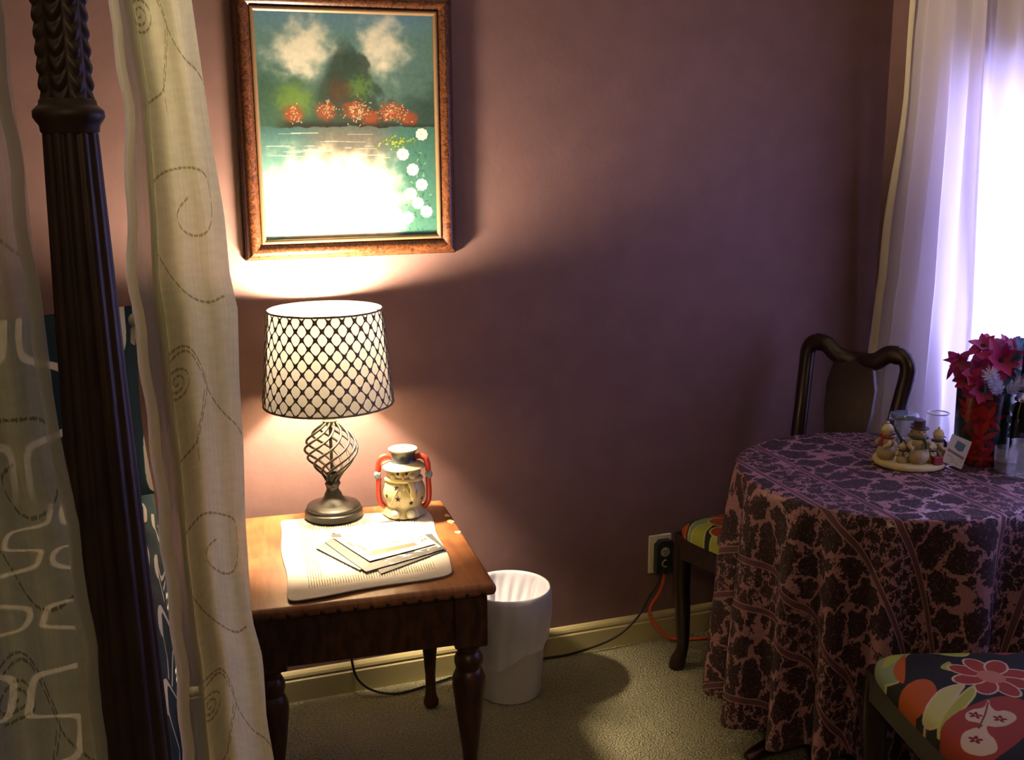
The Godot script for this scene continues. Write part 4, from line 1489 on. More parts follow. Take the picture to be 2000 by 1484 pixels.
func round_table() -> void:
	var o := thing("round_table", "round pedestal table under the plum tablecloth", "table", TC)
	var top := B.new()
	top.lathe([Vector2(0, TH - 0.025), Vector2(TR - 0.01, TH - 0.025), Vector2(TR - 0.004, TH - 0.012), Vector2(TR - 0.01, TH - 0.004), Vector2(0, TH - 0.004)], 48, Transform3D(), 45)
	obj("tabletop", top, m.chair_wood, o)
	var ped := B.new()
	ped.lathe([Vector2(0, 0.06), Vector2(0.05, 0.06), Vector2(0.055, 0.12), Vector2(0.035, 0.18), Vector2(0.045, 0.3), Vector2(0.03, 0.45), Vector2(0.04, 0.6), Vector2(0.09, 0.662)], 28, Transform3D(), 60)
	obj("pedestal", ped, m.chair_wood, o)
	for k in 4:
		var b := B.new()
		var a := PI + 0.10 + k * PI / 2
		var d := Vector3(cos(a), 0, -sin(a))
		b.tube(smooth([d * 0.03 + Vector3(0, 0.13, 0), d * 0.12 + Vector3(0, 0.10, 0), d * 0.24 + Vector3(0, 0.052, 0), d * 0.33 + Vector3(0, 0.028, 0), d * 0.385 + Vector3(0, 0.017, 0)], false, 5), [0.04, 0.039, 0.037, 0.035, 0.034, 0.033, 0.032, 0.031, 0.030, 0.029, 0.028, 0.0275, 0.027, 0.0265, 0.026, 0.025, 0.024, 0.0225, 0.020, 0.0175, 0.014], 12, true, Vector2(0.62, 0.95), Vector3.UP)
		obj("foot", b, m.chair_wood, o)
	# the cloth: flat over the top, rolled edge, then a pleated drop
	var t := damask()
	m.damask = mat(Color(1, 1, 1), 1.0, 0, 0.5)
	m.damask.albedo_texture = itex(t[0])
	m.damask.roughness_texture = itex(t[1])
	m.damask.roughness_texture_channel = BaseMaterial3D.TEXTURE_CHANNEL_RED
	var b := B.new()
	var rows := []
	var uvs := []
	var seg := 288
	var rad := []
	for k in 13:
		rad.append(TR * k / 12.0)
	for k in range(1, 37):
		rad.append(TR + 0.60 * k / 36.0)
	var amps := FastNoiseLite.new()
	amps.seed = 5
	amps.frequency = 1.0
	for q in rad:
		var row := PackedVector3Array()
		var ur := []
		for s in seg + 1:
			var an := TAU * s / seg
			var dir := Vector2(cos(an), sin(an))
			var r: float
			var y: float
			var drop := maxf(0.0, q - TR)
			if drop <= 0.0:
				r = q
				y = TH
			else:
				var bend := minf(drop / 0.03, 1.0)
				r = TR + 0.012 * sin(bend * PI / 2)
				y = TH - 0.012 * (1.0 - cos(bend * PI / 2)) - maxf(0.0, drop - 0.02)
				var lowr := clampf((drop - 0.02) / 0.58, 0, 1)
				var pn := amps.get_noise_2d(dir.x * 0.9, dir.y * 0.9)
				var ph := an * 16.0 + 1.6 * sin(an * 2.0 + 0.7) + 0.9 * sin(an * 5.0)
				var wv := sin(ph)
				wv = signf(wv) * pow(absf(wv), 0.8)
				r += pow(lowr, 0.75) * (0.014 + (0.036 + 0.016 * pn) * wv) + 0.005 * pow(minf(lowr * 5.0, 1.0), 1.0) * wv
				y += 0.0
				# the hem is cut a little unevenly
				y += lowr * 0.018 * sin(an * 3.0 + 1.0)
			var p := Vector3(TC.x + r * dir.x, y, TC.z + r * dir.y)
			row.append(p)
			ur.append((dir * q + Vector2(TC.x + 0.05 * (TC.z + dir.y * q) - 1.41, TC.z)) / 0.68)
		rows.append(row)
		uvs.append(ur)
	rows.reverse()
	uvs.reverse()
	for k in rows.size():   # where the drop meets a chair seat it lies on the seat; against the chair back it hangs straight
		var row: PackedVector3Array = rows[k]
		for s in row.size():
			for ch in [chair_frame(0), chair_frame(1)]:
				var l: Vector3 = ch.affine_inverse() * row[s]
				if ch == chair_frame(1):
					if absf(l.z) < 0.235 and l.x > -0.25 and row[s].y < 0.50:
						l.x = -0.25 + 0.02 * (l.x + 0.25)
						row[s] = ch * l
					continue
				if l.x > -0.235 and l.x < 0.235 and l.z > -0.215 and l.z < 0.222 and row[s].y < 0.452:
					row[s].y = 0.452 + 0.001 * (k % 3)
			if row[s].x > 2.035:
				row[s].x = 2.035 + 0.1 * (row[s].x - 2.035)
		rows[k] = row
	b.grid(rows, uvs, true)
	tag(obj("tablecloth", b, m.damask), "plum and mauve leaf patterned tablecloth draped over the round table", "tablecloth")

# ------------------------------------------------------------------ chairs
func chair_frame(which: int) -> Transform3D:
	if which == 0:
		return Transform3D(Basis(Vector3.UP, -1.287), Vector3(1.622, 0, 0.342))
	return Transform3D(Basis(Vector3.UP, -1.79), Vector3(1.522, 0, 1.284))

func seat_pattern(which: int) -> Image:
	var S := 420
	var im := Image.create(S, S, true, Image.FORMAT_RGB8)
	im.fill(Color(0.115, 0.125, 0.105))
	var inv := chair_frame(which).affine_inverse()
	var P := func(a: Array) -> Vector2:
		var l: Vector3 = inv * Vector3(a[0], 0.44, a[1])
		return Vector2(l.x / 0.5 + 0.5, l.z / 0.5 + 0.5) * S
	var poly := func(pts: Array, col: Color, line := Color(0, 0, 0, 0)) -> void:
		var s := smooth(pts.map(P), true, 6)
		fill_poly(im, s, col)
		if line.a > 0:
			stroke(im, s + [s[0]], 1.8, line)
	var cream := Color(0.72, 0.66, 0.55)
	var olive := Color(0.58, 0.60, 0.25)
	var pale := Color(0.66, 0.68, 0.40)
	var orange := Color(0.62, 0.31, 0.11)
	var coral := Color(0.54, 0.22, 0.16)
	var sage := Color(0.46, 0.54, 0.42)
	if which == 0:
		poly.call([[1.402, 0.112], [1.469, 0.084], [1.547, 0.085], [1.563, 0.122], [1.504, 0.150], [1.465, 0.125]], sage, Color(0.60, 0.66, 0.54))
		poly.call([[1.345, 0.181], [1.394, 0.154], [1.400, 0.199], [1.352, 0.250]], orange)
		poly.call([[1.345, 0.280], [1.413, 0.205], [1.464, 0.197], [1.457, 0.238], [1.361, 0.285]], sage, pale)
		poly.call([[1.351, 0.290], [1.400, 0.243], [1.454, 0.242], [1.403, 0.285], [1.359, 0.340]], olive, pale)
		poly.call([[1.371, 0.362], [1.415, 0.310], [1.425, 0.334], [1.384, 0.420]], olive, pale)
		for q in [[1.510, 0.185], [1.475, 0.245], [1.440, 0.315], [1.47, 0.37], [1.53, 0.36], [1.55, 0.28]]:
			blot(im, P.call(q), Vector2(34, 30), 0.0, pale)
			blot(im, P.call(q), Vector2(30, 26), 0.0, coral)
		blot(im, P.call([1.50, 0.29]), Vector2(26, 24), 0, Color(0.62, 0.42, 0.34))
		poly.call([[1.62, 0.15], [1.70, 0.12], [1.72, 0.2], [1.65, 0.24]], orange)
		poly.call([[1.60, 0.40], [1.70, 0.36], [1.72, 0.42], [1.64, 0.48]], olive, pale)
	else:
		poly.call([[1.330, 1.090], [1.365, 1.030], [1.420, 1.020], [1.486, 1.020], [1.407, 1.083], [1.339, 1.150]], sage, pale)
		poly.call([[1.355, 1.085], [1.40, 1.045], [1.44, 1.045], [1.385, 1.085]], olive)
		poly.call([[1.43, 1.060], [1.41, 1.085], [1.345, 1.160], [1.36, 1.11]], orange)
		poly.call([[1.486, 1.043], [1.532, 1.030], [1.575, 1.073], [1.535, 1.114], [1.496, 1.091]], olive, pale)
		poly.call([[1.600, 1.072], [1.662, 1.060], [1.700, 1.116], [1.610, 1.137]], coral)
		blot(im, P.call([1.655, 1.095]), Vector2(20, 12), 0.0, cream)
		poly.call([[1.446, 1.143], [1.482, 1.127], [1.462, 1.165]], olive)
		poly.call([[1.310, 1.190], [1.364, 1.164], [1.392, 1.176], [1.377, 1.214], [1.330, 1.256], [1.295, 1.250]], orange)
		poly.call([[1.300, 1.270], [1.383, 1.216], [1.440, 1.215], [1.377, 1.257], [1.305, 1.310]], pale, cream)
		poly.call([[1.305, 1.305], [1.380, 1.258], [1.451, 1.226], [1.429, 1.255], [1.355, 1.297], [1.29, 1.33]], olive, pale)
		poly.call([[1.459, 1.273], [1.319, 1.305], [1.27, 1.36], [1.27, 1.43], [1.352, 1.420], [1.440, 1.380], [1.50, 1.31]], coral)
		poly.call([[1.441, 1.277], [1.413, 1.295], [1.390, 1.294], [1.366, 1.302], [1.353, 1.321], [1.365, 1.335], [1.363, 1.347], [1.339, 1.345], [1.317, 1.350], [1.295, 1.370], [1.289, 1.392], [1.299, 1.411], [1.319, 1.418], [1.338, 1.410], [1.352, 1.388], [1.357, 1.368], [1.371, 1.350], [1.384, 1.358], [1.406, 1.360], [1.435, 1.351], [1.447, 1.335], [1.441, 1.319], [1.425, 1.314], [1.428, 1.297]], cream)
		for q in [[1.323, 1.374], [1.410, 1.338], [1.379, 1.312]]:
			for l in 5:
				blot(im, P.call(q) + Vector2(6.0 * cos(l * 1.26), 6.0 * sin(l * 1.26)), Vector2(4.5, 2.8), l * 1.26, Color(0.42, 0.13, 0.10))
		stroke(im, [P.call([1.433, 1.285]), P.call([1.400, 1.314]), P.call([1.352, 1.350])], 1.3, Color(0.40, 0.22, 0.15))
		var fc := [1.512, 1.208]
		for l in 8:
			var a := l * TAU / 8.0 + 0.15
			var q := [fc[0] + 0.048 * cos(a), fc[1] + 0.048 * sin(a)]
			var pp: Vector2 = P.call(q)
			var dr: float = (pp - P.call(fc)).angle()
			blot(im, pp, Vector2(29, 19), dr, cream)
			blot(im, pp, Vector2(25, 15.5), dr, coral)
		blot(im, P.call(fc), Vector2(22, 22), 0, Color(0.66, 0.44, 0.36))
		poly.call([[1.58, 1.30], [1.66, 1.27], [1.70, 1.36], [1.60, 1.38]], orange)
		poly.call([[1.40, 1.42], [1.48, 1.40], [1.50, 1.47], [1.42, 1.48]], olive, pale)
	im.generate_mipmaps()
	return im

func chair(which: int, label: String) -> void:
	var fr := chair_frame(which)
	var o := thing("dining_chair", label, "chair", fr.origin, fr.basis.get_euler().y)
	var wd: StandardMaterial3D = m.chair_wood
	var fw := 0.225   # half widths
	var bw := 0.172
	var hd := 0.21
	# upholstered slip seat
	var fm := mat(Color(1, 1, 1), 0.75, 0, 0.3)
	fm.albedo_texture = itex(seat_pattern(which))
	var st := B.new()
	var rows := []
	var uvs := []
	var lev := [[0.0, 0.020], [0.35, 0.020], [0.7, 0.0185], [0.88, 0.014], [0.96, 0.007], [1.0, -0.004], [1.0, -0.022]]
	for q in lev:
		var row := PackedVector3Array()
		var ur := []
		for s in 65:
			var an := TAU * s / 64
			var cx := cos(an)
			var cz := sin(an)
			var k := pow(pow(absf(cx), 7.0) + pow(absf(cz), 7.0), -1.0 / 7.0)
			var lx: float = cx * k * q[0]
			var lz: float = cz * k * q[0]
			var hw := lerpf(bw, fw, lz * 0.5 + 0.5)
			var px := lx * (hw + 0.004)
			var pz := lz * (hd + 0.004) + 0.012 * (1.0 - lx * lx) * maxf(lz, 0.0)
			row.append(Vector3(px, 0.425 + q[1], pz))
			ur.append(Vector2(px / 0.5 + 0.5, pz / 0.5 + 0.5))
		rows.append(row)
		uvs.append(ur)
	rows.reverse()
	uvs.reverse()
	st.grid(rows, uvs, true)
	obj("seat_cushion", st, fm, o)
	# rails under the cushion
	var cor := [Vector3(-fw, 0, hd), Vector3(fw, 0, hd), Vector3(bw, 0, -hd), Vector3(-bw, 0, -hd)]
	for k in 4:
		var a: Vector3 = cor[k] * 0.965
		var c: Vector3 = cor[(k + 1) % 4] * 0.965
		var b := B.new()
		var d := (c - a).normalized()
		var x := Transform3D(Basis(d, Vector3.UP, d.cross(Vector3.UP)), (a + c) / 2 + Vector3(0, 0.372, 0))
		b.box(Vector3(a.distance_to(c), 0.066, 0.024), Vector3.ZERO, 0.004, 2, x)
		obj("seat_rail", b, wd, o)
	# cabriole front legs
	for sx in [-1.0, 1.0]:
		var b := B.new()
		var c := Vector3(sx * (fw - 0.022), 0, hd - 0.022)
		var out := Vector3(sx * 0.5, 0, 0.8).normalized()
		b.tube(smooth([c + Vector3(0, 0.403, 0), c + out * 0.004 + Vector3(0, 0.34, 0), c + out * 0.003 + Vector3(0, 0.25, 0), c - out * 0.004 + Vector3(0, 0.13, 0), c - out * 0.004 + Vector3(0, 0.065, 0), c + out * 0.006 + Vector3(0, 0.03, 0), c + out * 0.012 + Vector3(0, 0.012, 0), c + out * 0.012], false, 4), [0.026, 0.0265, 0.027, 0.0272, 0.027, 0.0265, 0.026, 0.025, 0.024, 0.023, 0.022, 0.0205, 0.019, 0.018, 0.0172, 0.0168, 0.0165, 0.017, 0.018, 0.020, 0.0215, 0.0225, 0.023, 0.0232, 0.0232, 0.023, 0.0225, 0.022, 0.0195], 14)
		obj("leg", b, wd, o)
	# back legs run up into the stiles
	var rk := 0.055
	for sx in [-1.0, 1.0]:
		var b := B.new()
		var c := Vector3(sx * (bw - 0.012), 0, -hd + 0.008)
		b.tube(smooth([c + Vector3(sx * 0.005, 0, -0.055), c + Vector3(sx * 0.002, 0.2, -0.015), c + Vector3(0, 0.40, 0), c + Vector3(sx * -0.006, 0.55, -0.004), c + Vector3(sx * -0.004, 0.72, -0.026), c + Vector3(sx * 0.006, 0.85, -rk + 0.004), c + Vector3(sx * 0.004, 0.885, -rk), c + Vector3(sx * -0.012, 0.905, -rk), c + Vector3(sx * -0.04, 0.906, -rk)], false, 5), 0.0235, 12, true, Vector2(0.72, 1.0), Vector3(0.001, 0.001, 1))
		obj("stile", b, wd, o)
	# yoke shaped crest rail
	var cr := B.new()
	var z := -hd + 0.008 - rk
	cr.tube(smooth([Vector3(-bw + 0.035, 0.909, z), Vector3(-bw + 0.07, 0.906, z), Vector3(-0.06, 0.880, z), Vector3(0, 0.874, z - 0.006), Vector3(0.06, 0.880, z), Vector3(bw - 0.07, 0.906, z), Vector3(bw - 0.035, 0.909, z)], false, 5), 0.0245, 12, true, Vector2(0.68, 1.0), Vector3(0.001, 0.001, 1))
	obj("crest_rail", cr, wd, o)
	# vase shaped splat
	var sp := PackedVector2Array()
	var half := [[0.0, 0.052], [0.06, 0.050], [0.11, 0.040], [0.17, 0.046], [0.25, 0.064], [0.33, 0.078], [0.40, 0.080], [0.44, 0.070], [0.475, 0.060]]
	for q in half:
		sp.append(Vector2(q[1], q[0]))
	half.reverse()
	for q in half:
		sp.append(Vector2(-q[1], q[0]))
	var sb := B.new()
	sb.slab(sp, 0.012, Transform3D(Basis(Vector3.RIGHT, -0.115), Vector3(0, 0.405, -hd + 0.006)))
	obj("splat", sb, wd, o)

func chairs() -> void:
	chair(0, "dark wood chair with a floral seat standing in the corner behind the round table")
	chair(1, "dark wood chair with a floral seat in the right foreground, before the round table")

# ------------------------------------------------------------------ things on the round table
func table_things() -> void:
	var FACE := -0.338   # turns local +z towards the middle of the room
	# ---- ring of snowmen
	var o := thing("snowman_centerpiece", "ring of small resin snowmen standing on a cream snow base", "figurine", Vector3(1.769, 0.6885, 0.628), FACE)
	var cream := mat(Color(0.66, 0.60, 0.42), 0.5)
	var basem := mat(Color(0.74, 0.70, 0.48), 0.6)
	var b := B.new()
	b.lathe([Vector2(0.045, 0.0), Vector2(0.082, 0.0), Vector2(0.0865, 0.004), Vector2(0.086, 0.011), Vector2(0.080, 0.016), Vector2(0.06, 0.018), Vector2(0.0, 0.017)], 72, Transform3D(), 60, func(an, _y): return 1.0 + 0.012 * sin(an * 17.0) + 0.008 * sin(an * 7.0))
	obj("snow_base", b, basem, o)
	var brown := mat(Color(0.22, 0.13, 0.10), 0.6)
	var blue := mat(Color(0.14, 0.17, 0.27), 0.5)
	var red := mat(Color(0.52, 0.14, 0.11), 0.5)
	var green := mat(Color(0.20, 0.27, 0.13), 0.5)
	# angle from the front, size, scarf, hat kind
	var men := [[0.02, 1.0, green, 0, 0.052], [-1.35, 0.88, red, 1, 0.064], [1.22, 0.76, blue, 1, 0.064], [2.5, 0.80, red, 0, 0.060], [-2.55, 0.78, green, 0, 0.060], [-0.62, 0.50, brown, 1, 0.060], [0.66, 0.48, blue, 1, 0.062]]
	for q in men:
		var s: float = q[1]
		var c := Vector3(q[4] * sin(q[0]), 0.014, q[4] * cos(q[0]))
		var x := Transform3D(Basis(Vector3.UP, q[0]).scaled(Vector3.ONE * s), c)
		var bb := B.new()
		bb.ball(Vector3(0, 0.021, 0), Vector3(0.028, 0.023, 0.027), 18, 11, x)
		bb.ball(Vector3(0, 0.052, 0), Vector3(0.0225, 0.020, 0.0215), 18, 11, x)
		bb.ball(Vector3(0, 0.079, 0.001), Vector3(0.0165, 0.016, 0.016), 18, 11, x)
		var sn := obj("snowman", bb, cream, o)
		var sc := B.new()
		var ring := []
		for k in 21:
			var a := TAU * k / 20.0
			ring.append(x * Vector3(0.0165 * cos(a), 0.0665 + 0.001 * sin(a), 0.0165 * sin(a)))
		sc.tube(ring, 0.0042 * s, 7, false)
		sc.tube([x * Vector3(0.006, 0.066, 0.017), x * Vector3(0.010, 0.056, 0.024), x * Vector3(0.011, 0.044, 0.025)], 0.0042 * s, 7)
		obj("scarf", sc, q[2], sn)
		var ht := B.new()
		if q[3] == 0:
			ht.lathe([Vector2(0.0, 0.0885), Vector2(0.022, 0.0885), Vector2(0.0225, 0.0905), Vector2(0.0135, 0.092), Vector2(0.0125, 0.100), Vector2(0.0135, 0.1085), Vector2(0.0, 0.1095)], 20, x, 45)
		else:
			ht.lathe([Vector2(0.017, 0.083), Vector2(0.0175, 0.087), Vector2(0.0155, 0.093), Vector2(0.010, 0.101), Vector2(0.003, 0.104), Vector2(0.0, 0.104)], 20, x, 60)
			ht.ball(Vector3(0, 0.106, 0), Vector3.ONE * 0.005, 10, 7, x)
		obj("hat", ht, brown if q[3] == 0 else basem, sn)
		var no := B.new()
		no.tube([x * Vector3(0, 0.079, 0.015), x * Vector3(0, 0.077, 0.025)], [0.003 * s, 0.0006], 8)
		obj("nose", no, mat(Color(0.72, 0.38, 0.14), 0.5), sn)
		var ey := B.new()
		for e in [-1, 1]:
			ey.ball(Vector3(e * 0.006, 0.083, 0.0155), Vector3.ONE * 0.0016, 8, 6, x)
			ey.ball(Vector3(0, 0.048 + 0.005 * e, 0.0218), Vector3.ONE * 0.0017, 8, 6, x)
		obj("coal", ey, mat(Color(0.03, 0.03, 0.03), 0.4), sn)
		var ar := B.new()
		for e in [-1.0, 1.0]:
			ar.tube(smooth([x * Vector3(e * 0.018, 0.058, 0.004), x * Vector3(e * 0.027, 0.050, 0.010), x * Vector3(e * 0.020, 0.042, 0.021)], false, 4), 0.0062 * s, 8)
		obj("arm", ar, cream, sn)
	var br := B.new()   # the broom and parcel between the snowmen
	br.tube([Vector3(-0.052, 0.100, 0.030), Vector3(-0.036, 0.070, 0.042)], [0.003, 0.004], 8)
	br.tube([Vector3(-0.036, 0.070, 0.042), Vector3(-0.030, 0.056, 0.047), Vector3(-0.022, 0.036, 0.052)], [0.006, 0.011, 0.014], 10, true, Vector2(0.6, 1.0))
	obj("broom", br, blue, o)
	var gp := B.new()
	gp.box(Vector3(0.024, 0.020, 0.016), Vector3(0.030, 0.0255, 0.072), 0.002, 2, Transform3D(Basis(Vector3.UP, 0.2), Vector3.ZERO))
	obj("parcel", gp, red, o)

	# ---- card leaning beside the ring
	var im := Image.create(128, 170, false, Image.FORMAT_RGB8)
	im.fill(Color(0.70, 0.66, 0.52))
	fill_poly(im, [Vector2(44, 22), Vector2(100, 30), Vector2(96, 72), Vector2(70, 80), Vector2(38, 66)], Color(0.26, 0.36, 0.32))
	fill_poly(im, [Vector2(8, 84), Vector2(118, 100), Vector2(116, 116), Vector2(8, 100)], Color(0.44, 0.36, 0.26))
	for k in 30:
		blot(im, Vector2(rng.randf_range(14, 112), rng.randf_range(118, 158)), Vector2(6, 1.6), 0.1, Color(0.52, 0.48, 0.38))
	var cm := mat(Color(1, 1, 1), 0.6)
	cm.albedo_texture = itex(im)
	var cb := B.new()
	cb.box(Vector3(0.054, 0.072, 0.0012), Vector3.ZERO, 0.0004, 1)
	for k in cb.v.size():
		cb.t[k] = Vector2(cb.v[k].x / 0.054 + 0.5, 0.5 - cb.v[k].y / 0.072)
	var card := obj("printed_card", cb, cm)
	card.transform = Transform3D(Basis(Vector3.UP, FACE + 0.1) * Basis(Vector3.RIGHT, -0.22) * Basis(Vector3.BACK, -0.42), Vector3(1.848, 0.7295, 0.702))
	tag(card, "cream printed card leaning at the edge of the snowman ring", "card")

	# ---- glasses
	var g1 := thing("tumbler", "upside down clear glass tumbler behind the snowmen on the left", "glass", Vector3(1.850, 0.6885, 0.505))
	var t1 := B.new()
	t1.lathe([Vector2(0.039, 0.0), Vector2(0.040, 0.003), Vector2(0.0385, 0.05), Vector2(0.0365, 0.084), Vector2(0.034, 0.092), Vector2(0.026, 0.094), Vector2(0.0, 0.0945)], 36, Transform3D(), 60)
	t1.lathe([Vector2(0.0, 0.078), Vector2(0.033, 0.078), Vector2(0.036, 0.05), Vector2(0.0375, 0.001)], 36, Transform3D(), 60)
	obj("wall", t1, m.glass, g1)
	var t1b := B.new()
	t1b.lathe([Vector2(0.0, 0.0800), Vector2(0.0335, 0.0805), Vector2(0.0345, 0.084), Vector2(0.032, 0.0915), Vector2(0.0, 0.0925)], 36, Transform3D(), 60)
	obj("thick_bottom", t1b, mat(Color(0.30, 0.42, 0.52), 0.08, 0.3), g1, "blue tinted glass bottom")
	var g2 := thing("glass_tumbler", "clear barrel shaped glass between the snowmen and the vase", "glass", Vector3(1.905, 0.6885, 0.565))
	var t2 := B.new()
	t2.lathe([Vector2(0.0, 0.0), Vector2(0.024, 0.0), Vector2(0.029, 0.006), Vector2(0.033, 0.04), Vector2(0.033, 0.065), Vector2(0.029, 0.090), Vector2(0.026, 0.098), Vector2(0.0275, 0.101), Vector2(0.0245, 0.101), Vector2(0.0275, 0.088), Vector2(0.031, 0.064), Vector2(0.031, 0.04), Vector2(0.027, 0.008), Vector2(0.0, 0.006)], 36, Transform3D(), 70)
	obj("wall", t2, m.glass, g2)
	var rm := B.new()
	var ring2 := []
	for k in 33:
		ring2.append(Vector3(0.026 * cos(TAU * k / 32.0), 0.101, 0.026 * sin(TAU * k / 32.0)))
	rm.tube(ring2, 0.0017, 8, false)
	obj("rim", rm, mat(Color(0.78, 0.82, 0.86), 0.1), g2)
	var g3 := thing("votive_glass", "small clear votive glass in front of the red printed vase", "glass", Vector3(1.940, 0.6885, 0.765))
	var t3 := B.new()
	t3.lathe([Vector2(0.0, 0.0), Vector2(0.022, 0.0), Vector2(0.025, 0.004), Vector2(0.0285, 0.056), Vector2(0.0285, 0.059), Vector2(0.0265, 0.059), Vector2(0.023, 0.008), Vector2(0.0, 0.008)], 32, Transform3D(), 60)
	obj("wall", t3, m.glass, g3)
	var wx := B.new()
	wx.lathe([Vector2(0.0, 0.0085), Vector2(0.0225, 0.0085), Vector2(0.0245, 0.026), Vector2(0.0, 0.027)], 28, Transform3D(), 50)
	obj("candle_wax", wx, mat(Color(0.30, 0.20, 0.19), 0.4), g3)
	var g4 := thing("glass_jar", "tall clear glass jar at the right edge of the round table", "glass", Vector3(1.935, 0.6885, 0.812))
	var t4 := B.new()
	t4.lathe([Vector2(0.0, 0.0), Vector2(0.024, 0.0), Vector2(0.027, 0.005), Vector2(0.0275, 0.062), Vector2(0.022, 0.074), Vector2(0.021, 0.086), Vector2(0.0225, 0.089), Vector2(0.019, 0.089), Vector2(0.0195, 0.074), Vector2(0.025, 0.061), Vector2(0.0245, 0.008), Vector2(0.0, 0.007)], 32, Transform3D(), 60)
	obj("wall", t4, m.glass, g4)

	# ---- vase printed with red poinsettias
	var vp := Image.create(512, 256, false, Image.FORMAT_RGB8)
	vp.fill(Color(0.10, 0.13, 0.12))
	var r := RandomNumberGenerator.new()
	r.seed = 31
	for k in 90:
		blot(vp, Vector2(r.randf() * 512, r.randf() * 256), Vector2(26, 9), r.randf() * PI, [Color(0.10, 0.20, 0.16), Color(0.16, 0.20, 0.20), Color(0.08, 0.14, 0.17)][r.randi() % 3], true, 0.7)
	# the red side of the print; u runs round the vase
	for q in [[175, 40], [185, 105], [165, 160], [190, 210], [150, 90], [210, 60], [155, 225]]:
		for l in 6:
			var a: float = l * TAU / 6 + q[0]
			blot(vp, Vector2(q[0] + 26 * cos(a), q[1] + 26 * sin(a)), Vector2(28, 9), a, [Color(0.52, 0.08, 0.06), Color(0.42, 0.05, 0.08), Color(0.56, 0.13, 0.07)][l % 3], true, 0.7)
	var vm := mat(Color(1, 1, 1), 0.25)
	vm.albedo_texture = itex(vp)
	var v := thing("printed_vase", "cylindrical vase printed with red poinsettias on dark green", "vase", Vector3(1.952, 0.6885, 0.672), FACE)
	var vb := B.new()
	var rows := []
	var uvs := []
	for q in [[0.062, 0.0], [0.066, 0.004], [0.067, 0.06], [0.068, 0.12], [0.069, 0.184], [0.067, 0.187], [0.065, 0.184]]:
		var row := PackedVector3Array()
		var ur := []
		for s in 49:
			var an := TAU * s / 48
			row.append(Vector3(q[0] * cos(an), q[1], q[0] * sin(an)))
			ur.append(Vector2(s / 48.0, 1.0 - q[1] / 0.187))
		rows.append(row)
		uvs.append(ur)
	vb.grid(rows, uvs, true)
	obj("body", vb, vm, v)
	var vi := B.new()
	vi.lathe([Vector2(0.0, 0.0), Vector2(0.062, 0.0)], 40)
	vi.lathe([Vector2(0.065, 0.184), Vector2(0.063, 0.12), Vector2(0.0, 0.118)], 40, Transform3D(), 40)
	obj("inside", vi, mat(Color(0.05, 0.07, 0.06), 0.8), v)
	bouquet(FACE)

	# ---- dark bottle with a silver collar
	var bt := thing("dark_bottle", "dark glass bottle with a silver collar at the right edge of the picture", "bottle", Vector3(1.978, 0.6885, 0.772))
	var bb2 := B.new()
	bb2.lathe([Vector2(0.0, 0.0), Vector2(0.026, 0.0), Vector2(0.0285, 0.005), Vector2(0.0285, 0.125), Vector2(0.026, 0.15), Vector2(0.019, 0.172), Vector2(0.0165, 0.19), Vector2(0.0160, 0.30), Vector2(0.0178, 0.303), Vector2(0.0178, 0.314), Vector2(0.0, 0.315)], 32, Transform3D(), 55)
	obj("body", bb2, mat(Color(0.035, 0.03, 0.045), 0.12), bt)
	var cl := B.new()
	cl.lathe([Vector2(0.018, 0.174), Vector2(0.025, 0.172), Vector2(0.0265, 0.177), Vector2(0.022, 0.184), Vector2(0.017, 0.194)], 28, Transform3D(), 60)
	obj("collar", cl, mat(Color(0.75, 0.76, 0.80), 0.2, 0.9), bt)

func leaf_shape(x: Transform3D, ln: float, wd: float, curl: float, b: B, teeth := 0.0) -> void:
	var rows := []
	for k in 11:
		var q := k / 10.0
		var w := wd * pow(sin(PI * pow(clampf(q, 0.0, 1.0), 0.8)), 0.9) + 0.0004
		if teeth > 0.0 and k % 2 == 1:
			w *= 1.0 + teeth
		var z := -curl * ln * q * q
		var row := PackedVector3Array()
		for s in [-1.0, -0.5, 0.0, 0.5, 1.0]:
			row.append(x * Vector3(s * w, q * ln, z + 0.25 * absf(s) * w))
		rows.append(row)
	b.grid(rows)

func aim(at: Vector3, dir: Vector3, face := Vector3(0, 0, 1)) -> Transform3D:   # local +y along dir, +z towards face
	var y := dir.normalized()
	var xx := y.cross(face)
	if xx.length() < 0.01:
		xx = y.cross(Vector3.RIGHT)
	xx = xx.normalized()
	return Transform3D(Basis(xx, y, xx.cross(y)), at)

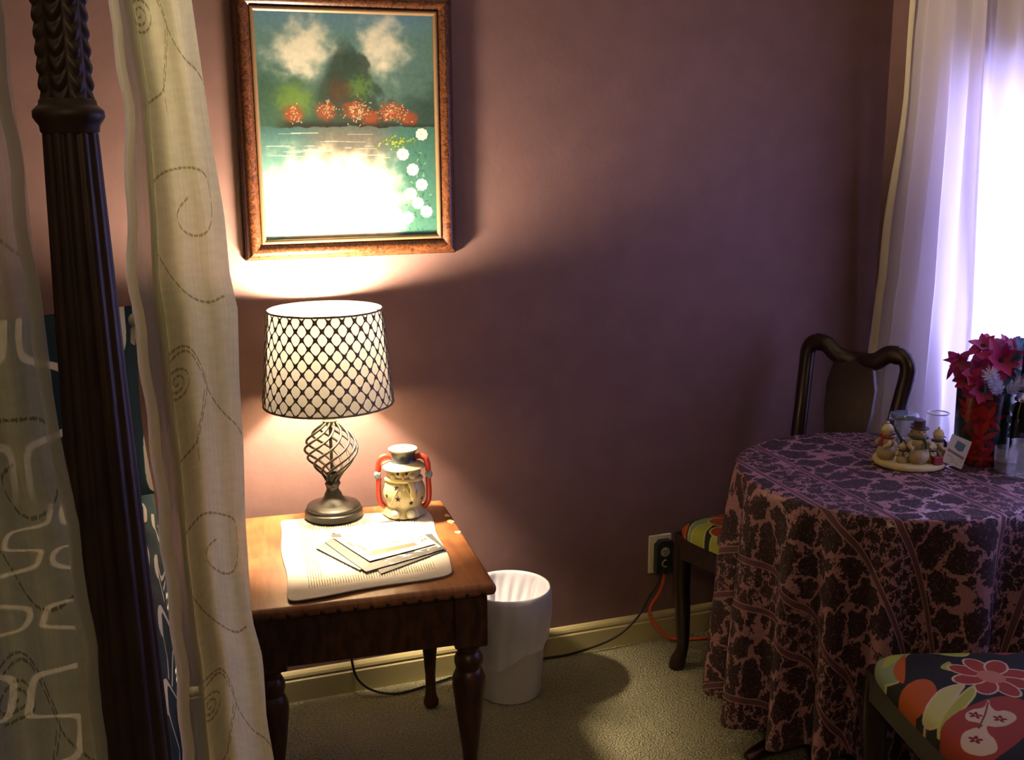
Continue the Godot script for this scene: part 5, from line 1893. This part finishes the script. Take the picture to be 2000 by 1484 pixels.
func bouquet(face: float) -> void:
	var o := thing("artificial_bouquet", "artificial bouquet of magenta poinsettias, frosted white sprigs and blue green leaves", "bouquet", Vector3(1.952, 0.6885, 0.672), face)
	var pet := [mat(Color(0.56, 0.03, 0.27), 0.6), mat(Color(0.46, 0.025, 0.24), 0.6), mat(Color(0.62, 0.06, 0.28), 0.6)]
	for q in pet:
		q.backlight_enabled = true
		q.backlight = Color(0.30, 0.05, 0.18)
		q.cull_mode = BaseMaterial3D.CULL_DISABLED
	var gr := mat(Color(0.16, 0.30, 0.30), 0.6)
	gr.backlight_enabled = true
	gr.backlight = Color(0.12, 0.22, 0.22)
	gr.cull_mode = BaseMaterial3D.CULL_DISABLED
	var gr2 := gr.duplicate()
	gr2.albedo_color = Color(0.22, 0.36, 0.42)
	var stem := mat(Color(0.13, 0.20, 0.10), 0.7)
	var r := RandomNumberGenerator.new()
	r.seed = 12
	# flowers: centre, facing direction, petal length, count
	var fl := [[Vector3(0.006, 0.262, 0.045), Vector3(0.0, 0.35, 1.0), 0.068, 14], [Vector3(-0.046, 0.232, 0.042), Vector3(-0.35, 0.3, 1.0), 0.056, 12], [Vector3(-0.076, 0.252, 0.010), Vector3(-0.7, 0.25, 0.7), 0.040, 9], [Vector3(0.045, 0.280, 0.0), Vector3(0.3, 0.6, 0.8), 0.052, 11], [Vector3(-0.040, 0.196, 0.062), Vector3(-0.3, -0.1, 1.0), 0.046, 10], [Vector3(-0.020, 0.290, 0.005), Vector3(-0.2, 0.8, 0.6), 0.044, 10], [Vector3(-0.068, 0.212, 0.040), Vector3(-0.7, 0.0, 0.8), 0.042, 9]]
	for q in fl:
		var c: Vector3 = q[0]
		var nrm: Vector3 = q[1].normalized()
		var sb := B.new()
		sb.tube(smooth([Vector3(c.x * 0.3, 0.121, c.z * 0.3), Vector3(c.x * 0.7, 0.19, c.z * 0.6), c - nrm * 0.008], false, 4), 0.002, 6)
		for k in 6:
			var a := k * 1.05
			var side := nrm.cross(Vector3.UP).normalized()
			var upv := side.cross(nrm)
			sb.ball(c + nrm * 0.004 + (side * cos(a) + upv * sin(a)) * 0.004, Vector3.ONE * 0.0026, 8, 6)
		var f := obj("poinsettia", sb, stem, o, "magenta poinsettia flower")
		for k in q[3]:
			var a: float = TAU * k / q[3] + r.randf_range(-0.15, 0.15)
			var side := nrm.cross(Vector3.UP).normalized()
			var upv := side.cross(nrm)
			var d := (side * cos(a) + upv * sin(a)) + nrm * (0.15 if k % 2 else 0.5)
			var b := B.new()
			var ln: float = q[2] * r.randf_range(0.85, 1.1) * (1.0 if k % 2 else 0.75)
			leaf_shape(aim(c, d, nrm), ln, ln * 0.27, 0.25 if k % 2 else -0.1, b, 0.12)
			obj("petal", b, pet[r.randi() % 3], f)
	# petals drooping at the far left
	for q in [[Vector3(-0.098, 0.250, 0.02), Vector3(-0.25, -1.0, 0.2), 0.040], [Vector3(-0.060, 0.215, 0.04), Vector3(-0.2, -1.0, 0.3), 0.036], [Vector3(-0.085, 0.262, 0.02), Vector3(-1.0, -0.1, 0.1), 0.034]]:
		var b := B.new()
		leaf_shape(aim(q[0], q[1]), q[2], 0.006, 0.3, b)
		obj("petal", b, pet[0], o)
	# frosted sprigs
	var wm := mat(Color(0.80, 0.80, 0.86), 0.6)
	for q in [[Vector3(-0.002, 0.188, 0.070), Vector3(-0.024, 0.215, 0.096), Vector3(-0.042, 0.240, 0.104)], [Vector3(0.018, 0.188, 0.070), Vector3(0.042, 0.220, 0.096), Vector3(0.062, 0.250, 0.102)]]:
		var b := B.new()
		var path := smooth([q[0], q[1], q[2]], false, 10)
		b.tube(path, 0.0014, 6)
		var sp := obj("frosted_sprig", b, wm, o, "white frosted fir sprig")
		var nb := B.new()
		for k in 420:
			var t := r.randf()
			var p: Vector3 = path[int(t * (path.size() - 1))]
			var ax: Vector3 = (q[2] - q[0]).normalized()
			var rd := Vector3(r.randfn(0, 1), r.randfn(0, 1), r.randfn(0, 1))
			rd = (rd - ax * rd.dot(ax)).normalized()
			var d := (ax * 0.8 + rd).normalized()
			nb.tube([p, p + d * r.randf_range(0.014, 0.026)], [0.0009, 0.0004], 4, false)
		var ns := obj("needles", nb, wm, sp)
		ns.set_meta("kind", "stuff")
	# blue green foliage on the right
	for k in 74:
		var c := Vector3(r.randf_range(0.03, 0.115), r.randf_range(0.165, 0.285), r.randf_range(-0.02, 0.06))
		if k > 52:
			c = Vector3(r.randf_range(0.025, 0.095), r.randf_range(0.09, 0.19), r.randf_range(0.062, 0.078))
		elif k > 44:
			c = Vector3(r.randf_range(-0.06, 0.03), r.randf_range(0.17, 0.20), r.randf_range(0.045, 0.07))
		var d := Vector3(c.x * 5.0 - 0.2 + r.randfn(0, 0.5), r.randf_range(0.0, 1.0), r.randf_range(0.0, 0.8))
		if k > 52:
			d = Vector3(r.randfn(0, 0.6), r.randf_range(-1.0, 0.2), r.randf_range(0.1, 0.4))
		var b := B.new()
		leaf_shape(aim(c, d), r.randf_range(0.03, 0.045), r.randf_range(0.009, 0.013), 0.25, b, 0.25)
		obj("leaf", b, [gr, gr2][k % 2], o)
	for c in [Vector3(0.06, 0.12, 0.0), Vector3(0.03, 0.12, 0.02), Vector3(0.05, 0.12, 0.02)]:
		var b := B.new()
		b.tube(smooth([Vector3(c.x * 0.4, 0.121, c.z), Vector3(c.x, 0.19, c.z * 1.5), Vector3(c.x * 1.6, 0.26, c.z * 1.5)], false, 4), 0.002, 6)
		obj("stem", b, stem, o)
	# one tall stem reaching up past the window
	var tb := B.new()
	tb.tube(smooth([Vector3(0.05, 0.20, 0.01), Vector3(0.095, 0.27, 0.01), Vector3(0.112, 0.31, 0.01), Vector3(0.118, 0.345, 0.01)], false, 5), 0.0016, 6)
	obj("stem", tb, stem, o)
	for q in [[Vector3(0.112, 0.310, 0.01), Vector3(-0.15, 1.0, 0.1), 0.045], [Vector3(0.115, 0.300, 0.01), Vector3(0.7, 0.8, 0.2), 0.04], [Vector3(0.100, 0.275, 0.01), Vector3(0.8, 0.3, 0.3), 0.035], [Vector3(0.117, 0.335, 0.01), Vector3(0.3, 1.0, 0.1), 0.035]]:
		var b := B.new()
		leaf_shape(aim(q[0], q[1]), q[2], 0.010, 0.15, b, 0.3)
		obj("leaf", b, gr2, o)
	# gold ornament tucked in
	var og := B.new()
	og.ball(Vector3(0.098, 0.137, 0.062), Vector3(0.011, 0.011, 0.011), 16, 10)
	og.tube([Vector3(0.098, 0.147, 0.062), Vector3(0.096, 0.168, 0.055)], 0.002, 6)
	obj("ornament", og, mat(Color(0.80, 0.62, 0.30), 0.18, 0.9), o, "small gold ball ornament")
